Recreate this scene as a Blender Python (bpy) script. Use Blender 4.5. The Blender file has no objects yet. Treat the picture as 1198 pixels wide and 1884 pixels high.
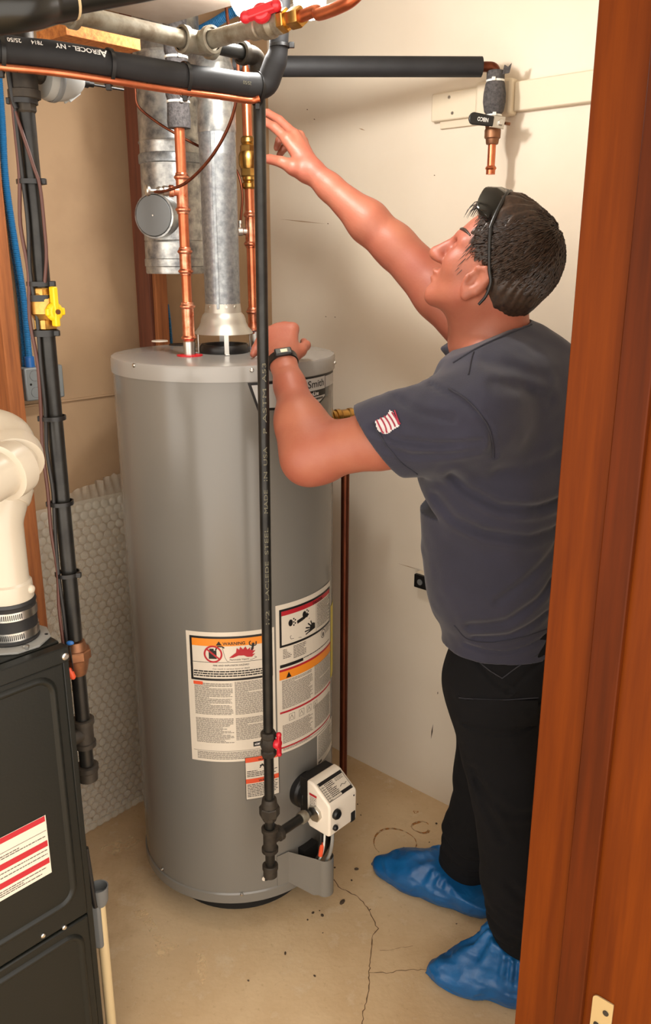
import bpy, bmesh, math, random
import numpy as np
from mathutils import Vector, Matrix

# ------------------------------------------------------------------ camera, world, lights, exposure
scene = bpy.context.scene
COL = scene.collection
FPX = 1550.0
PITCH = math.radians(16.7)
CAMH = 1.63
cam = bpy.data.cameras.new('camera')
cam.sensor_fit = 'HORIZONTAL'
cam.sensor_width = 36.0
cam.lens = 36.0 * FPX / 1198.0
cam.clip_start = 0.02
cam_ob = bpy.data.objects.new('camera', cam)
COL.objects.link(cam_ob)
cam_ob.location = (0, 0, CAMH)
cam_ob.rotation_euler = (math.radians(90) - PITCH, 0, 0)
scene.camera = cam_ob

scene.view_settings.view_transform = 'Standard'
scene.view_settings.look = 'None'
scene.view_settings.gamma = 1.0
scene.view_settings.use_curve_mapping = False
scene.view_settings.exposure = 0.25

world = bpy.data.worlds.new('hallway_light')
world.use_nodes = True
world.node_tree.nodes['Background'].inputs['Color'].default_value = (1.0, 0.91, 0.81, 1)
world.node_tree.nodes['Background'].inputs['Strength'].default_value = 2.8
scene.world = world
BULB_STRENGTH = 255.0
BULB_COLOR = (1.0, 0.97, 0.92)

# ------------------------------------------------------------------ measuring helpers (camera ray -> point at a real depth)
_c, _s = math.cos(PITCH), math.sin(PITCH)
def _ray(px, py):
    u = (px - 599.0) / FPX
    v = (942.0 - py) / FPX
    return Vector((u, _c + v * _s, -_s + v * _c))
def at(px, py, Y):
    r = _ray(px, py)
    return Vector((0, 0, CAMH)) + r * (Y / r.y)
def atz(px, py, z):
    r = _ray(px, py)
    return Vector((0, 0, CAMH)) + r * ((z - CAMH) / r.z)

# room axes: E1 runs along the left wall (away), E2 along the right wall (towards the door)
E1 = Vector((0.6743, 0.7384, 0.0))
E2 = Vector((0.7384, -0.6743, 0.0))
UP = Vector((0, 0, 1))
K = Vector((-0.171, 2.757, 0.0))          # far corner of the room
def rm(a, b, z):
    return K - E1 * a + E2 * b + UP * z
def hit_b(px, py, b):
    r = _ray(px, py); o = Vector((0, 0, CAMH))
    return o + r * ((K + E2 * b - o).dot(E2) / r.dot(E2))
def hit_a(px, py, a):
    r = _ray(px, py); o = Vector((0, 0, CAMH))
    return o + r * ((K - E1 * a - o).dot(E1) / r.dot(E1))
def to_rm(p):
    q = p - K
    return (-q.dot(E1), q.dot(E2), q.z)

# ------------------------------------------------------------------ object helpers
def V(*a):
    return Vector(a[0]) if len(a) == 1 else Vector(a)

class MB:
    """collects geometry for ONE mesh"""
    def __init__(self):
        self.v = []; self.f = []
    def add(self, vs, fs):
        o = len(self.v)
        self.v.extend(Vector(p) for p in vs)
        self.f.extend(tuple(i + o for i in f) for f in fs)
        return self
    def box(self, c, size, ax=None):
        c = Vector(c); X, Y, Z = ax if ax else (V(1, 0, 0), V(0, 1, 0), V(0, 0, 1))
        hx, hy, hz = size[0] / 2, size[1] / 2, size[2] / 2
        vs = [c + X * hx * i + Y * hy * j + Z * hz * k for i in (-1, 1) for j in (-1, 1) for k in (-1, 1)]
        fs = [(0, 1, 3, 2), (4, 6, 7, 5), (0, 4, 5, 1), (2, 3, 7, 6), (0, 2, 6, 4), (1, 5, 7, 3)]
        if (X.cross(Y)).dot(Z) < 0:
            fs = [f[::-1] for f in fs]
        return self.add(vs, fs)
    def tube(self, pts, r, seg=16, cap=True, closed=False):
        pts = [Vector(p) for p in pts]
        n = len(pts)
        rs = list(r) if hasattr(r, '__len__') else [r] * n
        T = []
        for i in range(n):
            if closed:
                t = pts[(i + 1) % n] - pts[i - 1]
            else:
                t = pts[min(i + 1, n - 1)] - pts[max(i - 1, 0)]
            T.append(t.normalized() if t.length > 1e-9 else (T[-1] if T else UP.copy()))
        N = T[0].orthogonal().normalized()
        vs = []; fs = []
        for i in range(n):
            N = N - T[i] * N.dot(T[i])
            N = N.normalized() if N.length > 1e-6 else T[i].orthogonal().normalized()
            B = T[i].cross(N)
            for k in range(seg):
                a = 2 * math.pi * k / seg
                vs.append(pts[i] + (N * math.cos(a) + B * math.sin(a)) * rs[i])
        m = n if closed else n - 1
        for i in range(m):
            j = (i + 1) % n
            for k in range(seg):
                k2 = (k + 1) % seg
                fs.append((i * seg + k, i * seg + k2, j * seg + k2, j * seg + k))
        if cap and not closed:
            fs.append(tuple(range(seg))[::-1])
            fs.append(tuple((n - 1) * seg + k for k in range(seg)))
        return self.add(vs, fs)
    def lathe(self, prof, o, axis=UP, seg=32, cap=True, ref=None, a0=0.0, a1=None):
        """prof: list of (radius, height) along axis from o"""
        o = Vector(o); A = Vector(axis).normalized()
        N = (Vector(ref) - A * Vector(ref).dot(A)).normalized() if ref is not None else A.orthogonal().normalized()
        B = A.cross(N)
        full = a1 is None
        m = seg if full else seg + 1
        vs = []; fs = []
        for (r, h) in prof:
            for k in range(m):
                a = a0 + (2 * math.pi if full else (a1 - a0)) * k / seg
                vs.append(o + A * h + (N * math.cos(a) + B * math.sin(a)) * r)
        for i in range(len(prof) - 1):
            for k in range(seg):
                k2 = (k + 1) % m
                fs.append((i * m + k, i * m + k2, (i + 1) * m + k2, (i + 1) * m + k))
        if cap and full:
            if prof[0][0] > 1e-6: fs.append(tuple(range(m))[::-1])
            if prof[-1][0] > 1e-6: fs.append(tuple((len(prof) - 1) * m + k for k in range(m)))
        return self.add(vs, fs)
    def hexnut(self, o, axis, r, h, seg=6):
        return self.lathe([(r * .92, 0), (r, h * .12), (r, h * .88), (r * .92, h)], o, axis, seg)
    def ball(self, c, r, seg=16, rings=10, scale=(1, 1, 1), ax=None):
        c = Vector(c); X, Y, Z = ax if ax else (V(1, 0, 0), V(0, 1, 0), V(0, 0, 1))
        vs = []; fs = []
        for i in range(rings + 1):
            th = math.pi * i / rings
            for k in range(seg):
                a = 2 * math.pi * k / seg
                vs.append(c + X * (r * scale[0] * math.sin(th) * math.cos(a)) + Y * (r * scale[1] * math.sin(th) * math.sin(a)) + Z * (r * scale[2] * math.cos(th)))
        for i in range(rings):
            for k in range(seg):
                k2 = (k + 1) % seg
                fs.append((i * seg + k, (i + 1) * seg + k, (i + 1) * seg + k2, i * seg + k2))
        return self.add(vs, fs)
    def prism(self, poly, o, X, Y, depth):
        """2D outline (ccw in X,Y) extruded by depth along X x Y, starting at o"""
        o = Vector(o); X = Vector(X); Y = Vector(Y); Z = X.cross(Y).normalized()
        n = len(poly)
        vs = [o + X * p[0] + Y * p[1] for p in poly] + [o + X * p[0] + Y * p[1] + Z * depth for p in poly]
        fs = [tuple(range(n))[::-1], tuple(range(n, 2 * n))]
        for i in range(n):
            j = (i + 1) % n
            fs.append((i, j, n + j, n + i))
        return self.add(vs, fs)

def obj(name, mb, mat, parent=None, smooth=35, bevel=0.0, seg=2, base=None):
    """links the collected geometry as ONE mesh object; vertices are given in world space"""
    vs = mb.v
    if parent is None:
        if base is None:
            n = len(vs)
            base = Vector((sum(p.x for p in vs) / n, sum(p.y for p in vs) / n, min(p.z for p in vs)))
        off = Vector(base)
    else:
        off = Vector(parent['_o'])
    me = bpy.data.meshes.new(name)
    me.from_pydata([tuple(p - off) for p in vs], [], mb.f)
    me.update()
    if mat is not None:
        me.materials.append(mat)
    o = bpy.data.objects.new(name, me)
    COL.objects.link(o)
    if parent is None:
        o.location = off
    else:
        o.parent = parent
    o['_o'] = tuple(off)
    if smooth:
        me.shade_smooth()
        me.set_sharp_from_angle(angle=math.radians(smooth))
    if bevel > 0:
        b = o.modifiers.new('bevel', 'BEVEL')
        b.width = bevel; b.segments = seg; b.limit_method = 'ANGLE'; b.angle_limit = math.radians(40)
        b.harden_normals = False
    return o

def thing(name, label, cat, base, group=None):
    o = bpy.data.objects.new(name, None)
    COL.objects.link(o)
    o.location = base
    o.empty_display_size = 0.05
    o['_o'] = tuple(Vector(base))
    return tag(o, label, cat, group)

def tag(o, label=None, cat=None, group=None, kind=None):
    if label: o['label'] = label
    if cat: o['category'] = cat
    if group: o['group'] = group
    if kind: o['kind'] = kind
    return o

def part(name, parent, mat, fn, **kw):
    mb = MB(); fn(mb)
    return obj(name, mb, mat, parent, **kw)

def bent(pts, r, n=6):
    """polyline with its inner corners rounded to radius r"""
    pts = [Vector(p) for p in pts]
    out = [pts[0]]
    for i in range(1, len(pts) - 1):
        p, a, b = pts[i], pts[i - 1], pts[i + 1]
        d1 = (a - p).normalized(); d2 = (b - p).normalized()
        ang = d1.angle(d2)
        if ang > math.pi - 0.02:
            out.append(p); continue
        t = min(r / math.tan(ang / 2), (a - p).length * .49, (b - p).length * .49)
        s0 = p + d1 * t; s1 = p + d2 * t
        for k in range(n + 1):
            u = k / n
            out.append(s0.lerp(p, u).lerp(p.lerp(s1, u), u))
    out.append(pts[-1])
    return out

def spline(pts, n=8):
    """Catmull-Rom through the points"""
    P = [Vector(p) for p in pts]
    P = [P[0] * 2 - P[1]] + P + [P[-1] * 2 - P[-2]]
    out = []
    for i in range(1, len(P) - 2):
        for k in range(n):
            t = k / n
            out.append(0.5 * ((2 * P[i]) + (P[i + 1] - P[i - 1]) * t + (2 * P[i - 1] - 5 * P[i] + 4 * P[i + 1] - P[i + 2]) * t * t
                              + (3 * P[i] - P[i - 1] - 3 * P[i + 1] + P[i + 2]) * t ** 3))
    out.append(P[-2])
    return out

# ------------------------------------------------------------------ print: flat lettering and bands on a surface map (s,t)->3D
_TXT = {}
def text2d(s, bold=0.0):
    key = (s, bold)
    if key in _TXT: return _TXT[key]
    cu = bpy.data.curves.new('lettering', 'FONT')
    cu.body = s; cu.size = 1.0; cu.fill_mode = 'BOTH'; cu.offset = bold; cu.resolution_u = 3
    o = bpy.data.objects.new('lettering', cu)
    COL.objects.link(o)
    dg = bpy.context.evaluated_depsgraph_get()
    me = bpy.data.meshes.new_from_object(o.evaluated_get(dg))
    vs = [(v.co.x, v.co.y) for v in me.vertices]
    fs = [tuple(p.vertices) for p in me.polygons]
    bpy.data.objects.remove(o); bpy.data.curves.remove(cu); bpy.data.meshes.remove(me)
    w = max(v[0] for v in vs) if vs else 1
    _TXT[key] = (vs, fs, w)
    return _TXT[key]

class Print:
    """flat marks on a surface; f(s, t, h) maps to 3D"""
    def __init__(self, f): self.f = f; self.mb = MB()
    def rect(self, s0, t0, s1, t1, h=0.0006, step=0.012):
        n = max(1, int(abs(s1 - s0) / step))
        vs = []; fs = []
        for i in range(n + 1):
            s = s0 + (s1 - s0) * i / n
            vs += [self.f(s, t0, h), self.f(s, t1, h)]
        for i in range(n):
            fs.append((2 * i, 2 * i + 2, 2 * i + 3, 2 * i + 1))
        self.mb.add(vs, fs); return self
    def frame(self, s0, t0, s1, t1, w, h=0.0006):
        self.rect(s0, t0, s1, t0 + w, h); self.rect(s0, t1 - w, s1, t1, h)
        self.rect(s0, t0 + w, s0 + w, t1 - w, h); self.rect(s1 - w, t0 + w, s1, t1 - w, h); return self
    def poly(self, pts, h=0.0006):
        self.mb.add([self.f(p[0], p[1], h) for p in pts], [tuple(range(len(pts)))]); return self
    def strip(self, top, bot, h=0.0006, step=0.006):
        def ev(P, s):
            for (a, b), (c, d) in zip(P[:-1], P[1:]):
                if s <= c: return b + (d - b) * (s - a) / max(c - a, 1e-9)
            return P[-1][1]
        s0, s1 = top[0][0], top[-1][0]
        ss = sorted(set([round(s0 + (s1 - s0) * i / max(2, int((s1 - s0) / step)), 5) for i in range(max(2, int((s1 - s0) / step)) + 1)] + [p[0] for p in top + bot]))
        vs = []
        for s in ss: vs += [self.f(s, ev(bot, s), h), self.f(s, ev(top, s), h)]
        self.mb.add(vs, [(2 * i, 2 * i + 2, 2 * i + 3, 2 * i + 1) for i in range(len(ss) - 1)]); return self
    def line(self, pts, w, h=0.0006):
        for a, b in zip(pts[:-1], pts[1:]):
            dx, dy = b[0] - a[0], b[1] - a[1]; L = math.hypot(dx, dy) or 1
            nx, ny = -dy / L * w / 2, dx / L * w / 2
            self.poly([(a[0] - nx, a[1] - ny), (b[0] - nx, b[1] - ny), (b[0] + nx, b[1] + ny), (a[0] + nx, a[1] + ny)], h)
        return self
    def ring(self, cs, ct, r, w, h=0.0006, n=28, a0=0, a1=2 * math.pi):
        vs = []; fs = []
        for i in range(n + 1):
            a = a0 + (a1 - a0) * i / n
            for q in (r - w / 2, r + w / 2):
                vs.append(self.f(cs + q * math.cos(a), ct + q * math.sin(a), h))
        for i in range(n):
            fs.append((2 * i, 2 * i + 1, 2 * i + 3, 2 * i + 2))
        self.mb.add(vs, fs); return self
    def disc(self, cs, ct, r, h=0.0006, n=24, ry=None):
        ry = ry or r
        self.poly([(cs + r * math.cos(2 * math.pi * i / n), ct + ry * math.sin(2 * math.pi * i / n)) for i in range(n)], h); return self
    def text(self, s, x, y, size, h=0.0006, align='l', bold=0.0, width=None, flip=False):
        vs, fs, w = text2d(s, bold)
        kx = size if width is None else width / w
        x0 = x if align == 'l' else (x - w * kx / 2 if align == 'c' else x - w * kx)
        if flip:
            q = [self.f(2 * x - (x0 + v[0] * kx), y - v[1] * size, h) for v in vs]
        else:
            q = [self.f(x0 + v[0] * kx, y + v[1] * size, h) for v in vs]
        self.mb.add(q, fs); return self
    def micro(self, s0, t0, s1, t1, pitch, rng, fill=0.45, h=0.0006, ragged=0.15, wmin=.003, wmax=.011):
        """rows of print too small to read"""
        t = t1
        while t - pitch > t0:
            s = s0; e = s1 - (s1 - s0) * (rng.random() * ragged if rng.random() < .6 else 0)
            if rng.random() < .08: e = s0 + (s1 - s0) * rng.uniform(.2, .6)
            while s < e:
                w = rng.uniform(wmin, wmax)
                self.rect(s, t - pitch * fill, min(s + w, e), t, h, 1)
                s += w + .0011
            t -= pitch
        return self
    def make(self, name, mat, parent):
        o = obj(name, self.mb, mat, parent, smooth=0)
        if 'print' in name: o['kind'] = 'stuff'
        return o

def cylmap(cx, cy, R):
    """s = arc length to the right of the side facing -Y, t = height"""
    def f(s, t, h=0.0):
        a = s / R
        return Vector((cx + (R + h) * math.sin(a), cy - (R + h) * math.cos(a), t))
    return f
def planemap(o, X, Y):
    o = Vector(o); X = Vector(X).normalized(); Y = Vector(Y).normalized(); Z = X.cross(Y)
    def f(s, t, h=0.0):
        return o + X * s + Y * t + Z * h
    return f
def cyl_hit(px, py, cx, cy, R):
    """camera ray -> (arc length, height) on an upright cylinder"""
    r = _ray(px, py)
    a = r.x ** 2 + r.y ** 2; b = -2 * (r.x * cx + r.y * cy); c = cx * cx + cy * cy - R * R
    disc = b * b - 4 * a * c
    t = (-b - math.sqrt(max(disc, 0))) / (2 * a)
    p = Vector((0, 0, CAMH)) + r * t
    return (math.atan2(p.x - cx, -(p.y - cy)) * R, p.z)

# ------------------------------------------------------------------ materials
def lin(c):
    out = []
    for x in c[:3]:
        x = x / 255.0
        out.append(x / 12.92 if x <= 0.04045 else ((x + 0.055) / 1.055) ** 2.4)
    return (*out, 1.0)
def material(name, col, rough=0.5, metal=0.0, var=0.0, vscale=6.0, col2=None, bump=0.0, bscale=40.0, spec=0.5,
             coat=0.0, stretch=None, sss=0.0, sheen=0.0, detail=5.0, emit=None, strength=0.0, alpha=1.0, transmission=0.0, rvar=0.0,
             contrast=(0.35, 0.68)):
    m = bpy.data.materials.new(name); m.use_nodes = True
    nt = m.node_tree; N = nt.nodes; L = nt.links
    b = N['Principled BSDF']
    b.inputs['Base Color'].default_value = lin(col)
    b.inputs['Roughness'].default_value = rough
    b.inputs['Metallic'].default_value = metal
    b.inputs['Specular IOR Level'].default_value = spec
    b.inputs['Coat Weight'].default_value = coat
    b.inputs['Coat Roughness'].default_value = 0.15
    if sss:
        b.inputs['Subsurface Weight'].default_value = sss
        b.inputs['Subsurface Radius'].default_value = (0.012, 0.005, 0.003)
        b.inputs['Subsurface Scale'].default_value = 1.0
    if sheen:
        b.inputs['Sheen Weight'].default_value = sheen
    if emit:
        b.inputs['Emission Color'].default_value = (*emit, 1)
        b.inputs['Emission Strength'].default_value = strength
    b.inputs['Alpha'].default_value = alpha
    b.inputs['Transmission Weight'].default_value = transmission
    tc = N.new('ShaderNodeTexCoord')
    src = tc.outputs['Object']
    if stretch:
        mp = N.new('ShaderNodeMapping'); mp.inputs['Scale'].default_value = stretch
        L.new(src, mp.inputs['Vector']); src = mp.outputs['Vector']
    if col2 is not None or rvar:
        nz = N.new('ShaderNodeTexNoise'); nz.inputs['Scale'].default_value = vscale
        nz.inputs['Detail'].default_value = detail; nz.inputs['Roughness'].default_value = 0.6
        L.new(src, nz.inputs['Vector'])
        rp = N.new('ShaderNodeMapRange')
        rp.inputs['From Min'].default_value = contrast[0]; rp.inputs['From Max'].default_value = contrast[1]
        L.new(nz.outputs['Fac'], rp.inputs['Value'])
        if col2 is not None:
            mx = N.new('ShaderNodeMix'); mx.data_type = 'RGBA'
            mx.inputs['A'].default_value = lin(col); mx.inputs['B'].default_value = lin(col2)
            L.new(rp.outputs['Result'], mx.inputs['Factor'])
            L.new(mx.outputs['Result'], b.inputs['Base Color'])
        if rvar:
            r2 = N.new('ShaderNodeMapRange')
            r2.inputs['To Min'].default_value = max(0.02, rough - rvar); r2.inputs['To Max'].default_value = min(1, rough + rvar)
            L.new(nz.outputs['Fac'], r2.inputs['Value']); L.new(r2.outputs['Result'], b.inputs['Roughness'])
    if bump:
        n2 = N.new('ShaderNodeTexNoise'); n2.inputs['Scale'].default_value = bscale; n2.inputs['Detail'].default_value = 4
        L.new(src, n2.inputs['Vector'])
        bp = N.new('ShaderNodeBump'); bp.inputs['Strength'].default_value = bump; bp.inputs['Distance'].default_value = 0.004
        L.new(n2.outputs['Fac'], bp.inputs['Height']); L.new(bp.outputs['Normal'], b.inputs['Normal'])
    return m

M = {}
def patchy(name, col, sc, lo, hi, amax):
    m = material(name, col, .85); nt = m.node_tree; N = nt.nodes; L = nt.links
    tc = N.new('ShaderNodeTexCoord'); n = N.new('ShaderNodeTexNoise'); n.inputs['Scale'].default_value = sc; n.inputs['Detail'].default_value = 6
    L.new(tc.outputs['Object'], n.inputs['Vector'])
    r = N.new('ShaderNodeMapRange'); r.inputs['From Min'].default_value = lo; r.inputs['From Max'].default_value = hi; r.inputs['To Max'].default_value = amax
    L.new(n.outputs['Fac'], r.inputs['Value']); L.new(r.outputs['Result'], N['Principled BSDF'].inputs['Alpha']); return m
M['cream'] = material('cream_wall_paint', (227, 215, 197), 0.55, col2=(219, 206, 186), vscale=1.8, bump=0.06, bscale=60)
M['tan'] = material('tan_drywall', (172, 143, 111), 0.8, col2=(148, 119, 92), vscale=2.6, bump=0.05, bscale=50, contrast=(.45, .78))
M['ceiling'] = material('ceiling_paint', (190, 178, 158), 0.8)
def concrete():
    m = material('concrete', (212, 186, 148), 0.8, col2=(192, 162, 122), vscale=4.0, bump=0.15, bscale=70)
    nt = m.node_tree; N = nt.nodes; L = nt.links; b = N['Principled BSDF']
    src = b.inputs['Base Color'].links[0].from_socket
    tc = N.new('ShaderNodeTexCoord')
    for sc, lo, hi, col, fac in ((16.0, .56, .72, (220, 202, 172), .6), (60.0, .58, .75, (146, 116, 82), .5), (2.2, .56, .72, (160, 128, 92), .7)):
        n = N.new('ShaderNodeTexNoise'); n.inputs['Scale'].default_value = sc; n.inputs['Detail'].default_value = 8; n.inputs['Roughness'].default_value = .7
        L.new(tc.outputs['Object'], n.inputs['Vector'])
        r = N.new('ShaderNodeMapRange'); r.inputs['From Min'].default_value = lo; r.inputs['From Max'].default_value = hi; r.inputs['To Max'].default_value = fac
        L.new(n.outputs['Fac'], r.inputs['Value'])
        mx = N.new('ShaderNodeMix'); mx.data_type = 'RGBA'; mx.inputs['B'].default_value = lin(col)
        L.new(src, mx.inputs['A']); L.new(r.outputs['Result'], mx.inputs['Factor']); src = mx.outputs['Result']
    L.new(src, b.inputs['Base Color']); return m
M['concrete'] = concrete()
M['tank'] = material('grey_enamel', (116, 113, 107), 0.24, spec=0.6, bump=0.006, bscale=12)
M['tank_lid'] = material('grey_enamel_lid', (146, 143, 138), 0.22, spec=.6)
M['steel'] = material('bright_steel', (200, 198, 192), 0.3, 1.0)
M['galv'] = material('galvanised_sheet', (158, 162, 164), 0.42, 0.75, col2=(122, 126, 130), vscale=90, rvar=0.12, bump=.03, bscale=30)
M['galv_worn'] = material('worn_galvanised', (190, 190, 186), 0.36, 0.8, col2=(112, 114, 116), vscale=34, rvar=0.15, bump=.06, bscale=24)
M['hood'] = material('satin_aluminium', (186, 182, 172), 0.42, 0.8)
M['copper'] = material('copper', (214, 130, 92), 0.30, .9, col2=(178, 92, 60), vscale=14, rvar=.1)
M['copper_dull'] = material('tarnished_copper', (120, 66, 44), 0.45, 0.9, col2=(86, 46, 34), vscale=12, stretch=(6, 6, .6))
M['copper_fit'] = material('copper_fitting', (198, 106, 72), 0.3, 1.0, col2=(232, 170, 140), vscale=60, rvar=.1)
M['brass'] = material('brass', (206, 164, 92), 0.3, 1.0, col2=(160, 116, 60), vscale=30)
M['bronze'] = material('cast_bronze', (150, 106, 76), 0.5, 0.8, col2=(112, 74, 54), vscale=30)
M['black_iron'] = material('black_steel_pipe', (40, 39, 36), 0.36, 0.3, col2=(22, 21, 20), vscale=26, rvar=.12)
M['iron_fit'] = material('malleable_iron', (60, 53, 44), 0.6, 0.3, col2=(37, 32, 27), vscale=40, bump=.1, bscale=120)
M['galv_pipe'] = material('old_galvanised_pipe', (150, 146, 132), 0.5, 0.55, col2=(112, 100, 82), vscale=40, bump=.08, bscale=120)
M['foam'] = material('black_rubber_foam', (32, 32, 34), 0.62, col2=(25, 25, 27), vscale=14, spec=.35)
M['foam_grey'] = material('grey_foam_sleeve', (84, 80, 80), 0.95, col2=(52, 50, 50), vscale=160, bump=.5, bscale=220)
M['tie'] = material('black_nylon', (16, 16, 17), 0.4)
M['tie_white'] = material('white_nylon', (222, 222, 216), 0.4)
M['red_plastic'] = material('red_handle', (196, 28, 44), 0.35, coat=.3)
M['yellow_plastic'] = material('yellow_handle', (232, 190, 24), 0.4)
M['blue_conduit'] = material('blue_corrugated_plastic', (36, 112, 166), 0.4)
M['wire_brown'] = material('brown_cable', (84, 50, 42), 0.5)
M['wire_black'] = material('black_cable', (26, 25, 25), 0.5)
M['wood'] = material('fir_stud', (158, 94, 48), 0.75, col2=(124, 70, 34), vscale=9, stretch=(9, 9, .6), bump=.08, bscale=30)
M['wood_shade'] = material('fir_stud_shaded', (112, 62, 40), 0.7, col2=(88, 46, 30), vscale=9, stretch=(9, 9, .6))  # darker copy of the fir wood, for the painted shade on a stud side
M['jamb'] = material('varnished_pine', (112, 50, 3), 0.5, col2=(82, 31, 2), vscale=5, stretch=(10, 10, .5), spec=.12, contrast=(.3, .75))
M['jamb_dark'] = material('varnished_pine_dark', (90, 36, 4), 0.5, col2=(62, 23, 3), vscale=5, stretch=(10, 10, .5), spec=.12, contrast=(.3, .75))
M['particle'] = material('particle_board', (188, 118, 56), 0.9, col2=(136, 78, 34), vscale=120, bump=.3, bscale=160)
M['furnace'] = material('charcoal_enamel', (21, 23, 20), 0.42, spec=.35, bump=.05, bscale=220)
M['pvc'] = material('white_pvc', (192, 182, 164), 0.3, spec=.5)
M['pvc_cream'] = material('cream_pvc', (204, 182, 140), 0.4)
M['rubber'] = material('black_rubber', (30, 30, 31), 0.5)
M['flange'] = material('grey_plastic', (142, 142, 138), 0.45)
M['grey_plastic'] = material('dark_grey_plastic', (104, 106, 106), 0.5)
M['box_grey'] = material('grey_steel_box', (134, 140, 142), 0.5, 0.3)
M['paper'] = material('label_paper', (216, 206, 190), 0.45)
M['print_black'] = material('black_ink', (24, 22, 22), 0.5)
M['print_grey'] = material('small_print', (84, 76, 68), 0.6)
M['print_red'] = material('red_ink', (176, 32, 44), 0.5)
M['print_orange'] = material('orange_ink', (232, 138, 36), 0.5)
M['print_vermilion'] = material('vermilion_ink', (222, 84, 48), 0.5)
M['print_yellow'] = material('yellow_label', (214, 196, 60), 0.5)
M['print_white'] = material('white_ink', (232, 230, 226), 0.5)
M['print_faint'] = material('stencil_ink', (108, 104, 86), 0.7)
M['logo_green'] = material('green_logo', (36, 84, 58), 0.4)
M['silver_label'] = material('silver_label', (184, 183, 180), 0.35)
M['black_plastic'] = material('black_plastic', (15, 15, 16), 0.4)
M['white_plastic'] = material('white_plastic', (234, 224, 208), 0.4)
M['raceway'] = material('cream_raceway', (216, 202, 178), 0.5)
M['red_disc'] = material('red_disc', (206, 26, 40), 0.35)
M['blue_disc'] = material('blue_disc', (40, 100, 170), 0.35)
M['dark'] = material('dark_part_and_shade', (14, 13, 12), 0.8)  # near-black for dark parts, also for shade painted into gaps and openings
M['hinge'] = material('brass_plated_hinge', (206, 186, 140), 0.4, 0.6)
M['abs'] = material('black_abs_pipe', (22, 22, 18), 0.3)
M['duct_board'] = material('grey_duct', (150, 138, 124), 0.55, .3, col2=(128, 114, 100), vscale=6)
M['stain'] = patchy('rust_stain', (168, 110, 50), 60, .30, .62, .9)
M['crack'] = material('crack_dark', (104, 80, 54), 0.9)
M['debris'] = material('dark_debris', (70, 56, 42), 0.9)
M['chalk'] = material('white_efflorescence', (220, 206, 180), 0.85)
M['chalk_patch'] = patchy('chalky_bloom', (248, 222, 176), 46, .42, .66, .6)
M['bulb'] = material('lit_bulb', (255, 250, 240), 0.4, emit=BULB_COLOR, strength=BULB_STRENGTH)
M['bulb_dim'] = material('lit_bulb_weaker', (255, 250, 240), 0.4, emit=BULB_COLOR, strength=BULB_STRENGTH * .2)
M['porcelain'] = material('white_porcelain', (226, 222, 212), 0.3)

# ================================================================== THE ROOM
CEIL = 2.32
def slab(name, pts_b, thick_vec, mat):
    mb = MB()
    p = [Vector(q) for q in pts_b]; t = Vector(thick_vec); n = len(p)
    mb.add(p + [q + t for q in p], [tuple(range(n)), tuple(range(n, 2 * n))[::-1]] + [(i, n + i, n + (i + 1) % n, (i + 1) % n) for i in range(n)])
    bm_o = obj(name, mb, mat, smooth=0)
    bm = bmesh.new(); bm.from_mesh(bm_o.data); bmesh.ops.recalc_face_normals(bm, faces=bm.faces); bm.to_mesh(bm_o.data); bm.free()
    bm_o['kind'] = 'structure'
    return bm_o
floor = slab('floor', [rm(-.3, -.3, 0), rm(3.4, -.3, 0), rm(3.4, 3.2, 0), rm(-.3, 3.2, 0)], (0, 0, -.1), M['concrete'])
wall_left = slab('wall_left', [rm(0, 0, 0), rm(3.4, 0, 0), rm(3.4, 0, CEIL), rm(0, 0, CEIL)], -E2 * .1, M['tan'])
wall_right = slab('wall_right', [rm(0, -.1, 0), rm(0, 3.2, 0), rm(0, 3.2, CEIL), rm(0, -.1, CEIL)], E1 * .1, M['cream'])
JA, JB0, JB1 = 0.873 + .03 * .0, 1.462, 1.615
A_far = at(1027, 900, 1.10)
JA, JB0, _ = to_rm(A_far)
JB1 = JB0 + .150
wall_front = slab('wall_front', [rm(0.0, JB0 + .018, 0), rm(JA - .03, JB0 + .018, 0), rm(JA - .03, JB0 + .018, CEIL), rm(0.0, JB0 + .018, CEIL)], E2 * .115, M['cream'])
ceiling = slab('ceiling', [rm(-.1, -.1, CEIL), rm(3.4, -.1, CEIL), rm(3.4, JB1, CEIL), rm(-.1, JB1, CEIL)], (0, 0, .1), M['ceiling'])

# door frame seen from the hallway: casing edge, jamb board, stop, hinge leaf
door_frame = thing('trim_1', 'varnished orange-brown pine door jamb at the right edge of the picture', 'door frame', rm(JA, JB0, 0))
door_frame['kind'] = 'structure'
AX = (E2, -E1, UP)        # x: out of the room, y: into the opening, z
HD = 2.2
part('jamb_board', door_frame, M['jamb'], lambda m: m.box(rm(JA - .016, (JB0 + JB0 + .27) / 2, HD / 2), (.27, .03, HD), AX), bevel=.0015)
part('door_stop', door_frame, M['jamb_dark'], lambda m: m.box(rm(JA + .005, JB0 + .072 + .021, HD / 2), (.042, .012, HD), AX), bevel=.002)
part('casing', door_frame, M['jamb'], lambda m: m.box(rm(JA - .045, JB0 + .008, HD / 2), (.016, .055, HD), AX), bevel=.002)
part('head_casing', door_frame, M['jamb'], lambda m: m.box(rm(JA + .3, JB0 + .09, HD + .02), (.19, .70, .03), AX), bevel=.002)
hz = at(1158, 1850, 1.02).z
def hinge_fn(m):
    w, h, r = .032, .10, .008
    pts = []
    for cx, cy, a0 in ((w - .001, h / 2 - .001, 0), (-0 + r, h / 2 - r, 90), (r, -h / 2 + r, 180), (w - .001, -h / 2 + .001, 270)):
        rr = r if a0 in (90, 180) else .001
        for k in range(6):
            a = math.radians(a0 + 90 * k / 5); pts.append((cx + rr * math.cos(a), cy + rr * math.sin(a)))
    m.prism(pts, rm(JA + .0, JB0 + .126, hz - .02), E2, UP, .0022)
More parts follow.
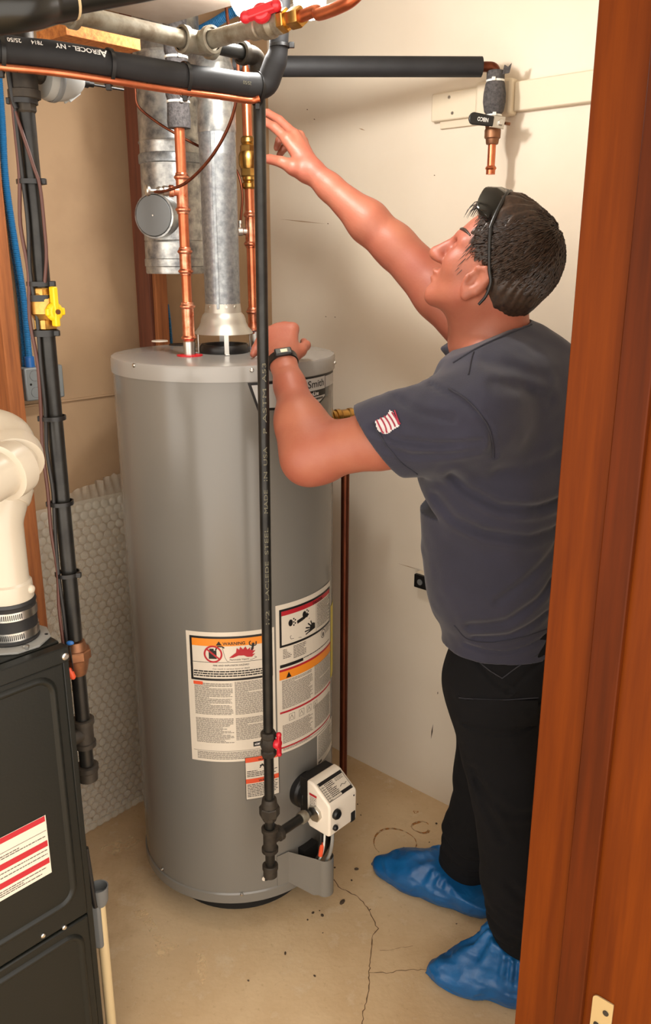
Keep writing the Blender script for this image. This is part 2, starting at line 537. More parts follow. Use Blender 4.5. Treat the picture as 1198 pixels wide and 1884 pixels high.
hinge = part('hinge_leaf', door_frame, M['hinge'], hinge_fn, smooth=20)
hinge['label'] = 'brass-plated hinge leaf with two screws'
for i, (b, z) in enumerate(((.148, .028), (.136, -.002), (.148, -.03))):
    part('hinge_screw', hinge, M['iron_fit'], lambda m: m.lathe([(.0048, -.001), (.0045, .0035), (.0001, .0036)], rm(JA, JB0 + b, hz - .02 + z), -E1, 14))

# joints and scars on the walls
part('board_joint', wall_left, M['tan'], lambda m: m.box(rm(1.2, .002, at(140, 755, 2.05).z), (2.4, .008, .006), (E1, E2, UP)), bevel=.002)
def wall_scratch(p0, p1, w, mat, name='scratch'):
    """mark on the right wall between two picture points"""
    def hit(px, py):
        r = _ray(px, py); n = E1
        t = (K - E1 * 0.0006 - Vector((0, 0, CAMH))).dot(n) / r.dot(n)
        return Vector((0, 0, CAMH)) + r * t
    a, b = hit(*p0), hit(*p1)
    d = (b - a).normalized(); q = d.cross(E1) * w / 2
    mb = MB(); mid = (a + b) / 2
    mb.add([a, mid - q, b, mid + q], [(0, 1, 2, 3)])
    obj(name, mb, mat, wall_right, smooth=0)
wall_scratch((797, 1332), (793, 1360), .005, M['debris'])
wall_scratch((806, 1272), (805, 1278), .003, M['debris'])
wall_scratch((730, 1036), (774, 1049), .0022, M['tan'])
wall_scratch((514, 403), (600, 412), .003, M['tan'])
wall_scratch((660, 236), (672, 240), .003, M['tan'])
for q in ((598, 582), (615, 583), (798, 322), (602, 411), (564, 201), (577, 219)):
    wall_scratch(q, (q[0] + 3, q[1] + 1), .003, M['crack'], 'nail_mark')

# floor marks: cracks, rust rings, chalky patches, crumbs
def floor_line(pts, w, mat, name, jit=.0025, seed=1, z=.0004):
    rng = random.Random(seed)
    P = [atz(x, y, z) for x, y in pts]
    Q = []
    for a, b in zip(P[:-1], P[1:]):
        n = max(2, int((b - a).length / .009))
        for k in range(n):
            Q.append(a.lerp(b, k / n) + Vector((rng.uniform(-jit, jit), rng.uniform(-jit, jit), 0)))
    Q.append(P[-1])
    mb = MB(); vs = []; fs = []
    for i, q in enumerate(Q):
        t = (Q[min(i + 1, len(Q) - 1)] - Q[max(i - 1, 0)]).normalized()
        n = Vector((-t.y, t.x, 0)) * w * rng.uniform(.35, 1.0) / 2
        vs += [q - n, q + n]
    for i in range(len(Q) - 1): fs.append((2 * i, 2 * i + 2, 2 * i + 3, 2 * i + 1))
    mb.add(vs, fs)
    return obj(name, mb, mat, floor, smooth=0)
floor_line([(615, 1618), (624, 1632), (658, 1650), (672, 1664), (686, 1690), (695, 1708), (686, 1720), (680, 1765), (680, 1788), (677, 1830), (668, 1868), (664, 1900)], .0035, M['crack'], 'crack', seed=3)
floor_line([(680, 1788), (710, 1790), (745, 1785), (790, 1783)], .0022, M['crack'], 'crack', seed=4)
floor_line([(700, 1750), (760, 1740)], .0012, M['crack'], 'crack', seed=8)
def floor_ring(px, py, rx_px, w, a0, a1, name='rust_ring', seed=1, n=64, wob=.002):
    rng = random.Random(seed)
    c = atz(px, py, .0005); e = atz(px + rx_px, py, .0005); r = (e - c).length
    vs = []; fs = []
    for i in range(n + 1):
        a = math.radians(a0 + (a1 - a0) * i / n)
        rr = r + math.sin(3 * a + seed) * wob + rng.uniform(-.0005, .0005)
        ww = w * (0.55 + .45 * math.sin(2 * a + seed * 2)) + w * .25
        for q in (rr - ww / 2, rr + ww / 2):
            vs.append(c + Vector((math.cos(a) * q, math.sin(a) * q, 0)))
    for i in range(n): fs.append((2 * i, 2 * i + 1, 2 * i + 3, 2 * i + 2))
    return obj(name, MB().add(vs, fs), M['stain'], floor, smooth=0)
floor_ring(726, 1550, 39, .0065, -48, 222, seed=2)
floor_ring(775, 1522, 16, .008, 30, 330, seed=5)
floor_ring(765, 1494, 3.6, .003, 0, 360, seed=7, n=20)
def floor_blotch(pts, mat, name, seed=1, z=.0003):
    rng = random.Random(seed)
    P = [atz(x + rng.uniform(-2, 2), y + rng.uniform(-2, 2), z) for x, y in pts]
    return obj(name, MB().add(P, [tuple(range(len(P)))]), mat, floor, smooth=0)
rng = random.Random(11)
for i, (x, y, s) in enumerate(((656, 1600, 5), (630, 1661, 6), (593, 1685, 4), (588, 1676, 2), (576, 1680, 3), (566, 1693, 3), (616, 1597, 3), (681, 1674, 2), (647, 1620, 2), (607, 1647, 2),
                               (594, 1717, 2), (525, 1755, 4), (457, 1805, 3), (803, 1516, 4), (658, 1480, 2), (664, 1500, 2), (743, 1560, 2), (790, 1550, 2), (579, 1796, 2), (840, 1700, 1.5), (718, 1438, 3), (757, 1457, 3))):
    c = atz(x, y, 0); mb = MB()
    k = s * .0010
    mb.ball(c + Vector((0, 0, k * .5)), k, 7, 5, (rng.uniform(.8, 2.0), rng.uniform(.6, 1.3), .55), (V(math.cos(i), math.sin(i), 0), V(-math.sin(i), math.cos(i), 0), UP))
    obj('floor_crumb', mb, M['chalk'] if i >= 20 else M['debris'], floor)

for i, pts in enumerate(([(255, 1672), (272, 1680), (288, 1704), (296, 1722), (318, 1730), (330, 1742), (312, 1752), (296, 1764), (284, 1758), (286, 1738), (276, 1714), (258, 1690)],
                         [(246, 1676), (268, 1672), (274, 1684), (254, 1692)], [(360, 1752), (378, 1760), (384, 1790), (372, 1812), (362, 1790)],
                         [(180, 1560), (240, 1535), (262, 1545), (214, 1575)])):
    floor_blotch(pts, M['chalk_patch'], 'chalk_bloom', seed=i + 2, z=.0004 + i * .0001)

# ================================================================== LIGHT BULBS
def bulb(p, r, label, mat='bulb', name='light_bulb'):
    p = Vector(p)
    t = thing(name, label, 'light bulb', p + UP * (r * 2.0), 'bare bulbs under the ceiling')
    k = r / .03
    def glass(m):
        m.lathe([(.0005, -.030 * k), (.012 * k, -.0275 * k), (.0215 * k, -.0205 * k), (.028 * k, -.010 * k), (.030 * k, .001 * k), (.0285 * k, .012 * k), (.0235 * k, .024 * k),
                 (.0175 * k, .036 * k), (.0135 * k, .046 * k)], p, UP, 24)
    part('glass_envelope', t, M[mat], glass, smooth=80)
    part('screw_base', t, M['steel'], lambda m: m.lathe([(.0132 * k, .046 * k), (.0135 * k, .05 * k), (.0125 * k, .053 * k), (.0135 * k, .056 * k), (.0125 * k, .06 * k), (.0128 * k, .066 * k)], p, UP, 20))
    part('lamp_holder', t, M['porcelain'], lambda m: m.lathe([(.022 * k, .060 * k), (.026 * k, .075 * k), (.034 * k, .095 * k), (.038 * k, .115 * k), (.040 * k, CEIL - p.z)], p, UP, 28))
    return t
bulb(at(462, -4, 1.63), .036, 'larger bare white bulb glowing behind the red gas valve handle')
bulb(at(570, 3, 1.50), .026, 'smaller bare white bulb glowing behind the copper gas tube', 'bulb_dim')

# ================================================================== WATER HEATER
TX, TY, TR = -0.238, 2.0, 0.256
TC = Vector((TX, TY, 0))
heater = thing('water_heater', 'tall grey gas water heater with warning labels standing in the corner', 'water heater', TC)
ZB, ZT = .088, 1.42
part('jacket', heater, M['tank'], lambda m: m.lathe([(TR, ZB), (TR, .5), (TR, 1.0), (TR, 1.392)], TC, UP, 96), smooth=60)
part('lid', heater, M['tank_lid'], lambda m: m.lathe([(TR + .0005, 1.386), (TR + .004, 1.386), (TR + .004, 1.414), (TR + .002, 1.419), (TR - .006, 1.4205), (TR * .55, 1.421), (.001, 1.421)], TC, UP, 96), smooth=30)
part('base_band', heater, M['tank'], lambda m: m.lathe([(.19, .0865), (TR + .003, .083), (TR + .0035, .108), (TR + .0005, .112)], TC, UP, 96, cap=False), smooth=30)
part('base_pan', heater, M['dark'], lambda m: m.lathe([(.185, .0), (.190, .004), (.205, .086)], TC, UP, 64))
pf = cylmap(TX, TY, TR)
def screw(s, z, r=.0045, name='screw', R=TR + .004):
    f = cylmap(TX, TY, R); p = f(s, z); n = (p - Vector((TX, TY, z))).normalized()
    part(name, heater, M['steel'], lambda m: m.lathe([(r, -.001), (r, .002), (r * .6, .004), (.0002, .0042)], p, n, 12))
for px, py in ((247, 672), (463, 681)):
    s, z = cyl_hit(px, py, TX, TY, TR + .004); screw(s, z)
screw(.382, 1.400)
for px, py in ((445, 1645), (299, 1598)):
    s, z = cyl_hit(px, py, TX, TY, TR + .003); screw(s, max(z, .095), .004)
# flue outlet ring, draft hood and its legs
FL = Vector((TX + .001, TY, 0))
part('flue_ring', heater, M['black_plastic'], lambda m: m.lathe([(.056, 1.420), (.058, 1.428), (.056, 1.437), (.053, 1.441), (.045, 1.441), (.043, 1.43), (.030, 1.426), (.001, 1.424)], FL, UP, 40))
HB = at(412, 612, 2.0).z
def hood_fn(m):
    m.lathe([(.0385, HB + .085), (.0415, HB + .056), (.0425, HB + .046), (.048, HB + .040), (.0515, HB + .031), (.0525, HB + .024), (.057, HB + .014), (.0655, HB + .004), (.068, HB - .001), (.066, HB - .0015), (.05, HB + .012), (.036, HB + .04)], FL, UP, 48, cap=False)
part('draft_hood', heater, M['hood'], hood_fn, smooth=25)
for a in (-70, 20, 110, 200):
    ar = math.radians(a - 8)
    d = Vector((math.cos(ar), math.sin(ar), 0)); q = FL + d * .060; tng = Vector((-d.y, d.x, 0))
    part('hood_leg', heater, M['steel'], lambda m: (m.box(q + UP * ((1.421 + HB + .006) / 2), (.0022, .011, HB + .006 - 1.421), (d, tng, UP)), m.box(q + d * .008 + UP * 1.4225, (.018, .011, .002), (d, tng, UP))), bevel=.0006)
# water connections on the lid
HOT = TC - E1 * .102; COLD = TC + E1 * .102
part('hot_nipple', heater, M['steel'], lambda m: m.lathe([(.0135, 1.421), (.0135, 1.462)], HOT, UP, 24))
part('red_ring', heater, M['red_disc'], lambda m: m.lathe([(.0135, 1.421), (.029, 1.4212), (.029, 1.4235), (.0135, 1.4245)], HOT, UP, 32, cap=False))
part('cold_nipple', heater, M['steel'], lambda m: m.lathe([(.0135, 1.421), (.0135, 1.465)], COLD, UP, 24))
part('blue_ring', heater, M['blue_disc'], lambda m: m.lathe([(.0135, 1.421), (.029, 1.4212), (.029, 1.4245), (.0135, 1.4255)], COLD, UP, 32, cap=False))
q = atz(332, 634, 1.421)
part('knockout_plug', heater, M['black_plastic'], lambda m: m.lathe([(.030, 1.4205), (.028, 1.4225), (.024, 1.4215), (.001, 1.4213)], Vector((q.x, q.y, 0)), UP, 32))
q2 = atz(294, 628, 1.421)
part('plug_cap', heater, M['white_plastic'], lambda m: m.lathe([(.022, 1.4208), (.021, 1.4235), (.001, 1.4245)], Vector((q2.x, q2.y, 0)), UP, 28))
# relief valve on the far side
TPD = Vector((.9, .436, 0)).normalized()
tz = at(628, 768, 2.13).z
tpr = part('relief_valve', heater, M['brass'], lambda m: (
    m.lathe([(.014, 0), (.014, .030), (.019, .031), (.0195, .036), (.0175, .038), (.0175, .041), (.021, .042), (.0215, .052), (.019, .056), (.019, .074), (.0215, .077), (.0215, .088), (.012, .092)], TC + TPD * (TR - .004) + UP * tz, TPD, 28),
    m.lathe([(.0165, 0), (.0165, -.034), (.014, -.036)], TC + TPD * (TR + .066) + UP * tz, UP, 20)), smooth=30)
tpq = TC + TPD * (TR + .088) + UP * tz
part('valve_lever', tpr, M['steel'], lambda m: (m.lathe([(.009, 0), (.009, .008), (.004, .010)], tpq, TPD, 16), m.box(tpq + TPD * .012 - UP * .014, (.003, .011, .052), (TPD, TPD.cross(UP), UP)), m.box(tpq + TPD * .008 + UP * .008, (.012, .008, .006), (TPD, TPD.cross(UP), UP))), bevel=.001)

# ---- brand label
g = Print(pf); g.strip([(.077, 1.3835), (.160, 1.3838), (.303, 1.3842)], [(.077, 1.3825), (.097, 1.3245), (.250, 1.3165), (.275, 1.3215), (.303, 1.332)], .0006)
g.rect(.303, 1.3785, .378, 1.3835, .0006)
brand = g.make('brand_label', M['print_black'], heater)
brand['label'] = 'silver and black brand label'
g = Print(pf); g.strip([(.085, 1.3782), (.148, 1.3785)], [(.085, 1.3775), (.1005, 1.3300), (.148, 1.3272)], .0011); g.make('side_panel', M['silver_label'], brand)
g = Print(pf); g.rect(.153, 1.3525, .2985, 1.3800, .0011); g.make('silver_panel', M['silver_label'], brand)
g = Print(pf); g.strip([(.153, 1.3385), (.2985, 1.3385)], [(.153, 1.3270), (.249, 1.3215), (.274, 1.3260), (.2985, 1.3350)], .0011); g.make('silver_strip', M['silver_label'], brand)
g = Print(pf); g.rect(.303, 1.332, .322, 1.3535, .0006); g.make('dark_ribbon', M['grey_plastic'], brand)
g = Print(pf); g.rect(.303, 1.3535, .378, 1.3785, .0006); g.make('pale_ribbon', M['silver_label'], brand)
g = Print(pf); g.disc(.213, 1.3660, .0118, .0015); g.make('logo_disc', M['logo_green'], brand)
g = Print(pf); g.ring(.2165, 1.3660, .0062, .0026, .0019); g.text('A', .200, 1.3600, .0165, .0019, bold=.01); g.text('ProLine', .248, 1.3415, .0125, .0014, 'c', bold=.02); g.make('logo_lettering', M['print_white'], brand)
g = Print(pf); g.text('Smith', .2265, 1.3595, .0225, .0015, 'l', bold=.012, width=.066); g.make('brand_lettering', M['print_black'], brand); g = Print(pf); g.micro(.215, 1.328, .288, 1.3355, .0068, random.Random(2), .6, .0015, 0, .004, .007); g.make('small_print', M['print_black'], brand)

# ---- warning label, left
rg = random.Random(5)
g = Print(pf); g.rect(-.081, .488, .1245, .823, .0006); lab1 = g.make('warning_label', M['paper'], heater); lab1['label'] = 'white warning label with red flames and orange band'
g = Print(pf)
g.frame(-.0725, .7015, .1195, .8125, .0055, .0010)
g.rect(-.067, .7475, .114, .7485, .0010)
g.text('WARNING', .030, .7915, .0105, .0014, 'c', bold=.02)
g.poly([(-.011, .791), (.003, .791), (-.004, .8015)], .0014)
g.rect(-.028, .757, -.010, .778, .0010); g.rect(-.026, .778, -.016, .7825, .0010); g.line([(-.012, .7785), (-.008, .788), (.003, .788), (.008, .784)], .0032, .0010)
# running figure
g.disc(.0735, .7905, .0032, .0022); g.line([(.0735, .788), (.070, .776)], .005, .0022); g.line([(.0725, .786), (.0655, .789), (.0645, .7955), (.068, .7985)], .0022, .0022); g.line([(.0735, .786), (.080, .787), (.0805, .796)], .0022, .0022)
g.text('FIRE AND EXPLOSION HAZARD', .022, .7385, .0058, .0010, 'c', bold=.015); g.text('Can result in serious injury or death', .022, .7300, .0058, .0010, 'c')
g.micro(-.0655, .708, .113, .7265, .0058, rg, .55, .0010, .03, .004, .012)
g.rect(.068, .524, .112, .5365, .0010); g.rect(-.075, .5165, .118, .5172, .0010)
g.make('black_print', M['print_black'], lab1)
g = Print(pf); g.rect(-.067, .7885, .114, .807, .0009); g.make('orange_band', M['print_orange'], lab1)
g = Print(pf); g.ring(-.018, .769, .0195, .0042, .0014); g.line([(-.033, .782), (-.003, .756)], .0042, .0014)
g.poly([(.018, .7595), (.0705, .7585), (.078, .766), (.071, .7655), (.079, .774), (.072, .7735), (.076, .781), (.066, .776), (.067, .783), (.060, .7775), (.056, .786), (.050, .779), (.044, .7865), (.0415, .779), (.036, .7835), (.034, .772), (.028, .7675)], .0014)
g.make('red_pictogram', M['print_red'], lab1)
g = Print(pf); g.line([(.003, .788), (.009, .760), (.014, .7505), (.070, .7515), (.081, .756), (.076, .759)], .0010, .0010); g.text('Flammable Vapors', .019, .7525, .0060, .0010, 'l', bold=.01)
g.micro(-.066, .609, .0235, .6945, .0033, rg, .42, .0010, .08); g.micro(.0285, .609, .1155, .6975, .0033, rg, .42, .0010, .08)
g.micro(-.066, .5375, .0235, .6035, .0033, rg, .42, .0010, .3); g.micro(.0285, .541, .1155, .6035, .0033, rg, .42, .0010, .3)
g.micro(-.066, .4915, .1155, .5135, .0034, rg, .42, .0010, .35)
g.make('small_print', M['print_grey'], lab1)
g = Print(pf); g.rect(-.0675, .6905, -.045, .6985, .0013); g.make('vermilion_flag', M['print_vermilion'], lab1)
g = Print(pf); g.text('AOSMITH', .071, .5275, .0075, .0014, 'l', bold=.02, width=.017); g.micro(.090, .527, .110, .5335, .0065, rg, .6, .0014, 0, .002, .004); g.make('white_lettering', M['print_white'], lab1)
# ---- warning label, right
g = Print(pf); g.rect(.1285, .4875, .3385, .874, .0014); lab2 = g.make('danger_label', M['paper'], heater); lab2['label'] = 'white danger label with red band and hand pictogram'
g = Print(pf)
g.frame(.1375, .7665, .3325, .862, .0055, .0018)
g.rect(.2535, .7725, .2545, .8445, .0018)
g.text('DANGER', .239, .8465, .0105, .0026, 'l', bold=.02)
for cx_, cz_ in ((.168, .823), (.210, .832)):
    g.disc(cx_, cz_, .0062, .0018, 12, .0085)
    for k in range(5): g.disc(cx_ + .009 + .0045 * (k % 2), cz_ - .008 + .004 * k, .0022, .0018, 8)
g.line([(.187, .819), (.205, .823), (.222, .829)], .0085, .0018)
g.line([(.168, .7825), (.166, .789), (.229, .817)], .0010, .0018); g.line([(.168, .7825), (.200, .777)], .0010, .0018)
# hand
g.poly([(.226, .780), (.249, .784), (.249, .797), (.240, .801), (.230, .797)], .0018)
for a, b in (((.231, .797), (.222, .805)), ((.236, .799), (.232, .8085)), ((.228, .792), (.214, .796)), ((.227, .787), (.211, .787)), ((.228, .783), (.214, .779))): g.line([a, b], .0034, .0018)
g.ring(.287, .754, .0105, .0018, .0018); g.disc(.287, .752, .004, .0018, 12, .006)
g.rect(.1375, .7145, .205, .7225, .0018); g.micro(.207, .7145, .333, .7225, .0045, rg, .5, .0018, .1)
g.poly([(.153, .686), (.168, .686), (.1605, .7005)], .0026)
g.micro(.258, .775, .328, .842, .0040, rg, .42, .0018, .25)
g.make('black_print', M['print_black'], lab2)
for bnd in ((.143, .8455, .327, .8565, .0020), (.1355, .5945, .338, .5995, .0018), (.1355, .5005, .338, .5045, .0018), (.1355, .7045, .338, .7100, .0018)):
    g = Print(pf); g.rect(*bnd); g.make('red_band', M['print_red'], lab2)
g = Print(pf); g.rect(.1355, .6835, .338, .7045, .0018); g.make('orange_band', M['print_orange'], lab2)
g = Print(pf); g.micro(.175, .727, .215, .762, .0042, rg, .42, .0018, .2); g.micro(.146, .733, .170, .76, .0042, rg, .4, .0018, .6); g.micro(.300, .745, .334, .765, .0035, rg, .4, .0018, .2)
g.micro(.142, .604, .238, .680, .0036, rg, .42, .0018, .15); g.micro(.246, .604, .333, .684, .0032, rg, .42, .0018, .05)
g.micro(.142, .508, .238, .562, .0036, rg, .42, .0018, .15); g.micro(.246, .508, .333, .575, .0032, rg, .42, .0018, .05)
g.micro(.142, .490, .333, .4995, .0034, rg, .42, .0018, .2)
for s in (.160, .190, .216, .240): g.frame(s, .570, s + .017, .588, .0009, .0018); g.line([(s + .003, .574), (s + .008, .584), (s + .013, .573)], .0012, .0018)
g.make('small_print', M['print_grey'], lab2)
# ---- small orange-headed label and two more on the right flank
g = Print(pf); g.rect(.0465, .380, .1305, .497, .0010); lab3 = g.make('notice_label', M['paper'], heater)
g = Print(pf); g.frame(.0465, .380, .1305, .497, .0012, .0014); g.text('WARNING', .078, .4845, .0085, .0020, 'l', bold=.02); g.text('WARNING', .078, .4275, .0085, .0020, 'l', bold=.02); g.line([(.082, .464), (.088, .474), (.094, .463)], .003, .0014); g.line([(.082, .471), (.097, .469)], .003, .0014)
g.micro(.0505, .440, .126, .459, .0046, rg, .42, .0014, .1); g.micro(.0505, .385, .126, .422, .0046, rg, .42, .0014, .1); g.make('black_print', M['print_black'], lab3)
for bnd in ((.0477, .4825, .1293, .4955, .0014), (.0477, .425, .1293, .4375, .0014)):
    g = Print(pf); g.rect(*bnd); g.make('vermilion_band', M['print_vermilion'], lab3)
g = Print(pf); g.rect(.257, .397, .365, .485, .0008); lab4 = g.make('data_label', M['paper'], heater)
g = Print(pf); g.micro(.262, .412, .358, .480, .0042, rg, .42, .0012, .3); g.rect(.262, .4, .28, .407, .0012); g.make('small_print', M['print_grey'], lab4)
g = Print(pf); g.rect(.347, .60, .43, .80, .0008); g.make('yellow_energy_label', M['print_yellow'], heater)

# ---- gas control valve at the front
CF = TC + E2 * TR
ctrl_base = TC + E2 * .30
Z0, Z1, ZS = .302, .429, .388
def bx3(n, e, z): return TC + E2 * n + E1 * e + UP * z
mount = part('thermostat_mount', heater, M['black_plastic'], lambda m: (m.lathe([(.046, -.006), (.046, .012), (.041, .016), (.041, .034)], CF + UP * .362 - E1 * .008, E2, 32), m.box(bx3(.297, 0, .372), (.034, .092, .112), (E2, E1, UP))), bevel=.002)
prof = [(.306, Z0 + .012), (.314, Z0), (.376, Z0), (.381, Z0 + .006), (.381, ZS - .004), (.378, ZS + .003), (.328, Z1 - .002), (.320, Z1), (.306, Z1)]
def ctl(m):
    mb_pts = [(p[0], p[1]) for p in prof]
    m.prism([(p[0], p[1]) for p in mb_pts], TC + E1 * .05, E2, UP, .10)      # E2 x UP = -E1
control = part('gas_control', heater, M['white_plastic'], ctl, bevel=.005, seg=3)
control['label'] = 'white plastic gas control with sloping instruction label'
sd = Vector((E2.x * (.378 - .328) / 1, E2.y * (.378 - .328) / 1, (ZS + .003) - (Z1 - .002))).normalized()   # down the slope
su = -sd
slope_o = bx3(.353, 0, (ZS + Z1) / 2 + .0004)
sm = planemap(slope_o, E1, su)
pl = Print(sm); pl.rect(-.0425, -.026, .0425, .026, .0009); cl = pl.make('instruction_label', M['paper'], control)
pl = Print(sm); pl.frame(-.0425, -.026, .0425, .026, .0012, .0013); pl.rect(-.04, .0175, .041, .025, .0013); pl.rect(.004, -.025, .041, -.0175, .0013)
pl.micro(-.026, -.022, .004, .016, .0042, rg, .5, .0013, .1, .002, .006); pl.micro(.010, .004, .038, .0155, .003, rg, .4, .0013, .1, .002, .006); pl.line([(.012, -.008), (.02, -.004), (.028, -.008), (.036, -.005)], .0012, .0013)
for k in range(7): pl.rect(-.0405, -.024 + .0058 * k, -.028, -.0236 + .0058 * k + .0007, .0013)
pl.rect(-.0345, -.024, -.0338, .016, .0013)
pl.make('black_print', M['print_black'], cl)
pl = Print(sm); pl.micro(-.018, .0195, .03, .0235, .0042, rg, .7, .0018, 0, .005, .009); pl.micro(.009, -.0235, .037, -.0195, .0042, rg, .7, .0018, 0, .004, .008); pl.make('white_print', M['print_white'], cl)
part('control_knob', control, M['black_plastic'], lambda m: m.lathe([(.013, -.002), (.013, .006), (.010, .010), (.001, .0105)], bx3(.381, -.028, .360), E2, 24))
part('igniter_button', control, M['black_plastic'], lambda m: m.lathe([(.0075, -.002), (.0075, .005), (.005, .008), (.001, .0082)], bx3(.381, -.032, .324), E2, 18))
part('wire_port', control, M['dark'], lambda m: m.box(bx3(.378, .036, .318), (.008, .018, .030), (E2, E1, UP)), bevel=.003)
part('led_window', control, M['black_plastic'], lambda m: m.lathe([(.0022, -.001), (.0022, .0012)], bx3(.381, .038, .377), E2, 10))
pm = planemap(bx3(.330, -.05, .380), E2, UP)
pl = Print(pm); pl.rect(-.014, -.034, .010, .020, .0006); sl = pl.make('side_sticker', M['paper'], control)
pl = Print(pm); pl.rect(-.014, .014, .010, .020, .001); pl.make('red_band', M['print_red'], sl)
pl = Print(pm); pl.micro(-.012, -.032, .008, .011, .0042, rg, .42, .001, .2, .002, .006); pl.make('small_print', M['print_grey'], sl)
part('inlet_collar', control, M['steel'], lambda m: m.hexnut(bx3(.336, -.049, .352), -E1, .0205, .010, 8))
# wires from the control down into the burner box
for k, (n0, e0, mat_) in enumerate(((.345, -.040, 'wire_black'), (.352, -.035, 'tie_white'), (.366, -.022, 'flange'))):
    part('igniter_wire', control, M[mat_], lambda m: m.tube(spline([bx3(n0, e0, Z0 + .01), bx3(n0 + .002, e0 - .004, Z0 - .03), bx3(n0 - .012, e0 + .004, Z0 - .075), bx3(n0 - .03, e0 + .01, Z0 - .11)], 6), .0026 if k < 2 else .0042, 8))
part('wire_splice', control, M['print_vermilion'], lambda m: m.tube([bx3(.348, -.040, Z0 - .038), bx3(.342, -.040, Z0 - .075)], .0055, 10))

# ---- sheet-metal burner cover hugging the front of the jacket
def cover_fn(m):
    # plan outline swept from the left flank to the rounded nose on the right
    s0 = .120
    pts = []
    n = 26
    plan = []
    for i in range(9):
        s = s0 + (.150 - s0) * i / 8
        h = .003 + .002 * i / 8
        plan.append(pf(s, 0, h))
    a = plan[-1]
    nose_c = TC + E2 * .333 - E1 * .014
    # flat run towards the nose
    b = nose_c + Vector((-.016, -.015, 0))
    for i in range(1, 7): plan.append(a.lerp(b, i / 6))
    a0 = math.atan2(b.y - nose_c.y, b.x - nose_c.x); r = (b - nose_c).length
    for i in range(1, 13):
        t = a0 + math.radians(185) * i / 12
        plan.append(nose_c + Vector((math.cos(t), math.sin(t), 0)) * r)
    e = pf(.395, 0, .003)
    for i in range(1, 6): plan.append(plan[-1].lerp(e, i / 5) if i < 5 else e)
    vs = []; fs = []
    N = len(plan)
    for i, p in enumerate(plan):
        zt = .2 + .006 * min(1, i / 14)
        zb = .112 if i < 9 else .112 - .02 * min(1, (i - 8) / 6)
        if i >= 14: zb = .10
        c = Vector((TX, TY, 0)); inn = (c - p).normalized() * .0015
        vs += [p + UP * zb, p + UP * zt, p + inn + UP * zt, p + inn + UP * zb]
    for i in range(N - 1):
        o = 4 * i
        for k in range(4):
            fs.append((o + k, o + (k + 1) % 4, o + 4 + (k + 1) % 4, o + 4 + k))
    fs += [(0, 3, 2, 1), (4 * N - 4, 4 * N - 3, 4 * N - 2, 4 * N - 1)]
    m.add([Vector(v) for v in vs], [f[::-1] for f in fs])
cover = part('burner_cover', heater, M['tank'], cover_fn, smooth=40)
part('burner_port', heater, M['dark'], lambda m: m.box(TC + E2 * (TR + .006) - E1 * .004 + UP * .155, (.03, .05, .085), (E2, E1, UP)))
sq, zq = cyl_hit(487, 1615, TX, TY, TR + .004)
gq = cylmap(TX, TY, TR + .006)
pl = Print(gq); pl.disc(sq, zq, .007, .001); pl.make('sight_window', M['paper'], heater)
pl = Print(gq); pl.rect(sq, zq - .007, sq + .008, zq + .007, .0016); pl.make('sight_slot', M['print_black'], heater)

# ================================================================== PIPEWORK
def press_fit(m, p0, axis, L, r, bead=.0032):
    """press coupling: sleeve with a bead near each end"""
    prof = [(r + .0006, 0), (r + .0012, .001), (r + .0014, .004), (r + .0014 + bead, .0075), (r + .0014 + bead, .0105), (r + .0014, .014),
            (r + .0010, .016), (r + .0010, L - .016), (r + .0014, L - .014), (r + .0014 + bead, L - .0105), (r + .0014 + bead, L - .0075), (r + .0014, L - .004), (r + .0012, L - .001), (r + .0006, L)]
    m.lathe(prof, p0, axis, 24)
def zat(py, P):
    """height of the picture row py on an upright line standing at P"""
    r = _ray(599, py); return CAMH + r.z * (P.y / r.y)
def ring_on(m, p, axis, r, w, t=.0014, seg=24):
    m.lathe([(r, -w / 2), (r + t, -w / 2 * .8), (r + t, w / 2 * .8), (r, w / 2)], p, axis, seg, cap=False)

# ---------------------------------------------------------------- gas drop to the heater (black steel)
GT = Vector((-.117, 1.64, 1.969)); GB = Vector((-.129, 1.64, .20))
def gp(z): return GB.lerp(GT, (z - GB.z) / (GT.z - GB.z))
GD = (GT - GB).normalized()
GR = .0112
gas = thing('gas_pipe', 'black steel gas pipe running straight down in front of the water heater', 'pipe', gp(.2))
zv0, zv1 = zat(1388, GT), zat(1338, GT)
zu0, zu1 = zat(1500, GT), zat(1466, GT)
zt0, zt1 = zat(1578, GT), zat(1537, GT)
zc0, zc1 = zat(1613, GT), zat(1590, GT)
TEE = .352
zt_c = TEE
riser = part('riser', gas, M['black_iron'], lambda m: m.tube([gp(zv1 - .008), gp(1.2), gp(1.935)], GR, 24), smooth=50)
part('lower_pipe', gas, M['black_iron'], lambda m: m.tube([gp(zu1 - .004), gp(zv0 + .008)], GR, 24), smooth=50)
def gas_elbow(m):
    m.tube(bent([GT - UP * .040, GT, GT - E1 * .040], .024, 8), .0155, 20)
    ring_on(m, GT - UP * .037, UP, .0150, .012, .004); ring_on(m, GT - E1 * .037, E1, .0150, .012, .004)
part('elbow', gas, M['iron_fit'], gas_elbow, smooth=40)
PT = Vector((GT.x, GT.y, GT.z)) - E1 * .135
part('branch_pipe', gas, M['black_iron'], lambda m: m.tube([GT - E1 * .035, PT + E1 * .02], GR, 20))
gv = part('gas_valve', gas, M['iron_fit'], lambda m: (m.lathe([(.0165, 0), (.0175, .004), (.0175, .012), (.0155, .015), (.0185, .024), (.0185, .034), (.0155, .044), (.0175, .047), (.0175, .056), (.0160, .060)], gp(zv0 - .002), GD, 8, ), m.lathe([(.008, 0), (.008, .022)], gp((zv0 + zv1) / 2) + V(0, 0, 0), Vector((.86, -.5, 0)), 12)), smooth=25)
hd = Vector((.86, -.5, 0)).normalized(); hs = Vector((.5, .86, 0)).normalized()
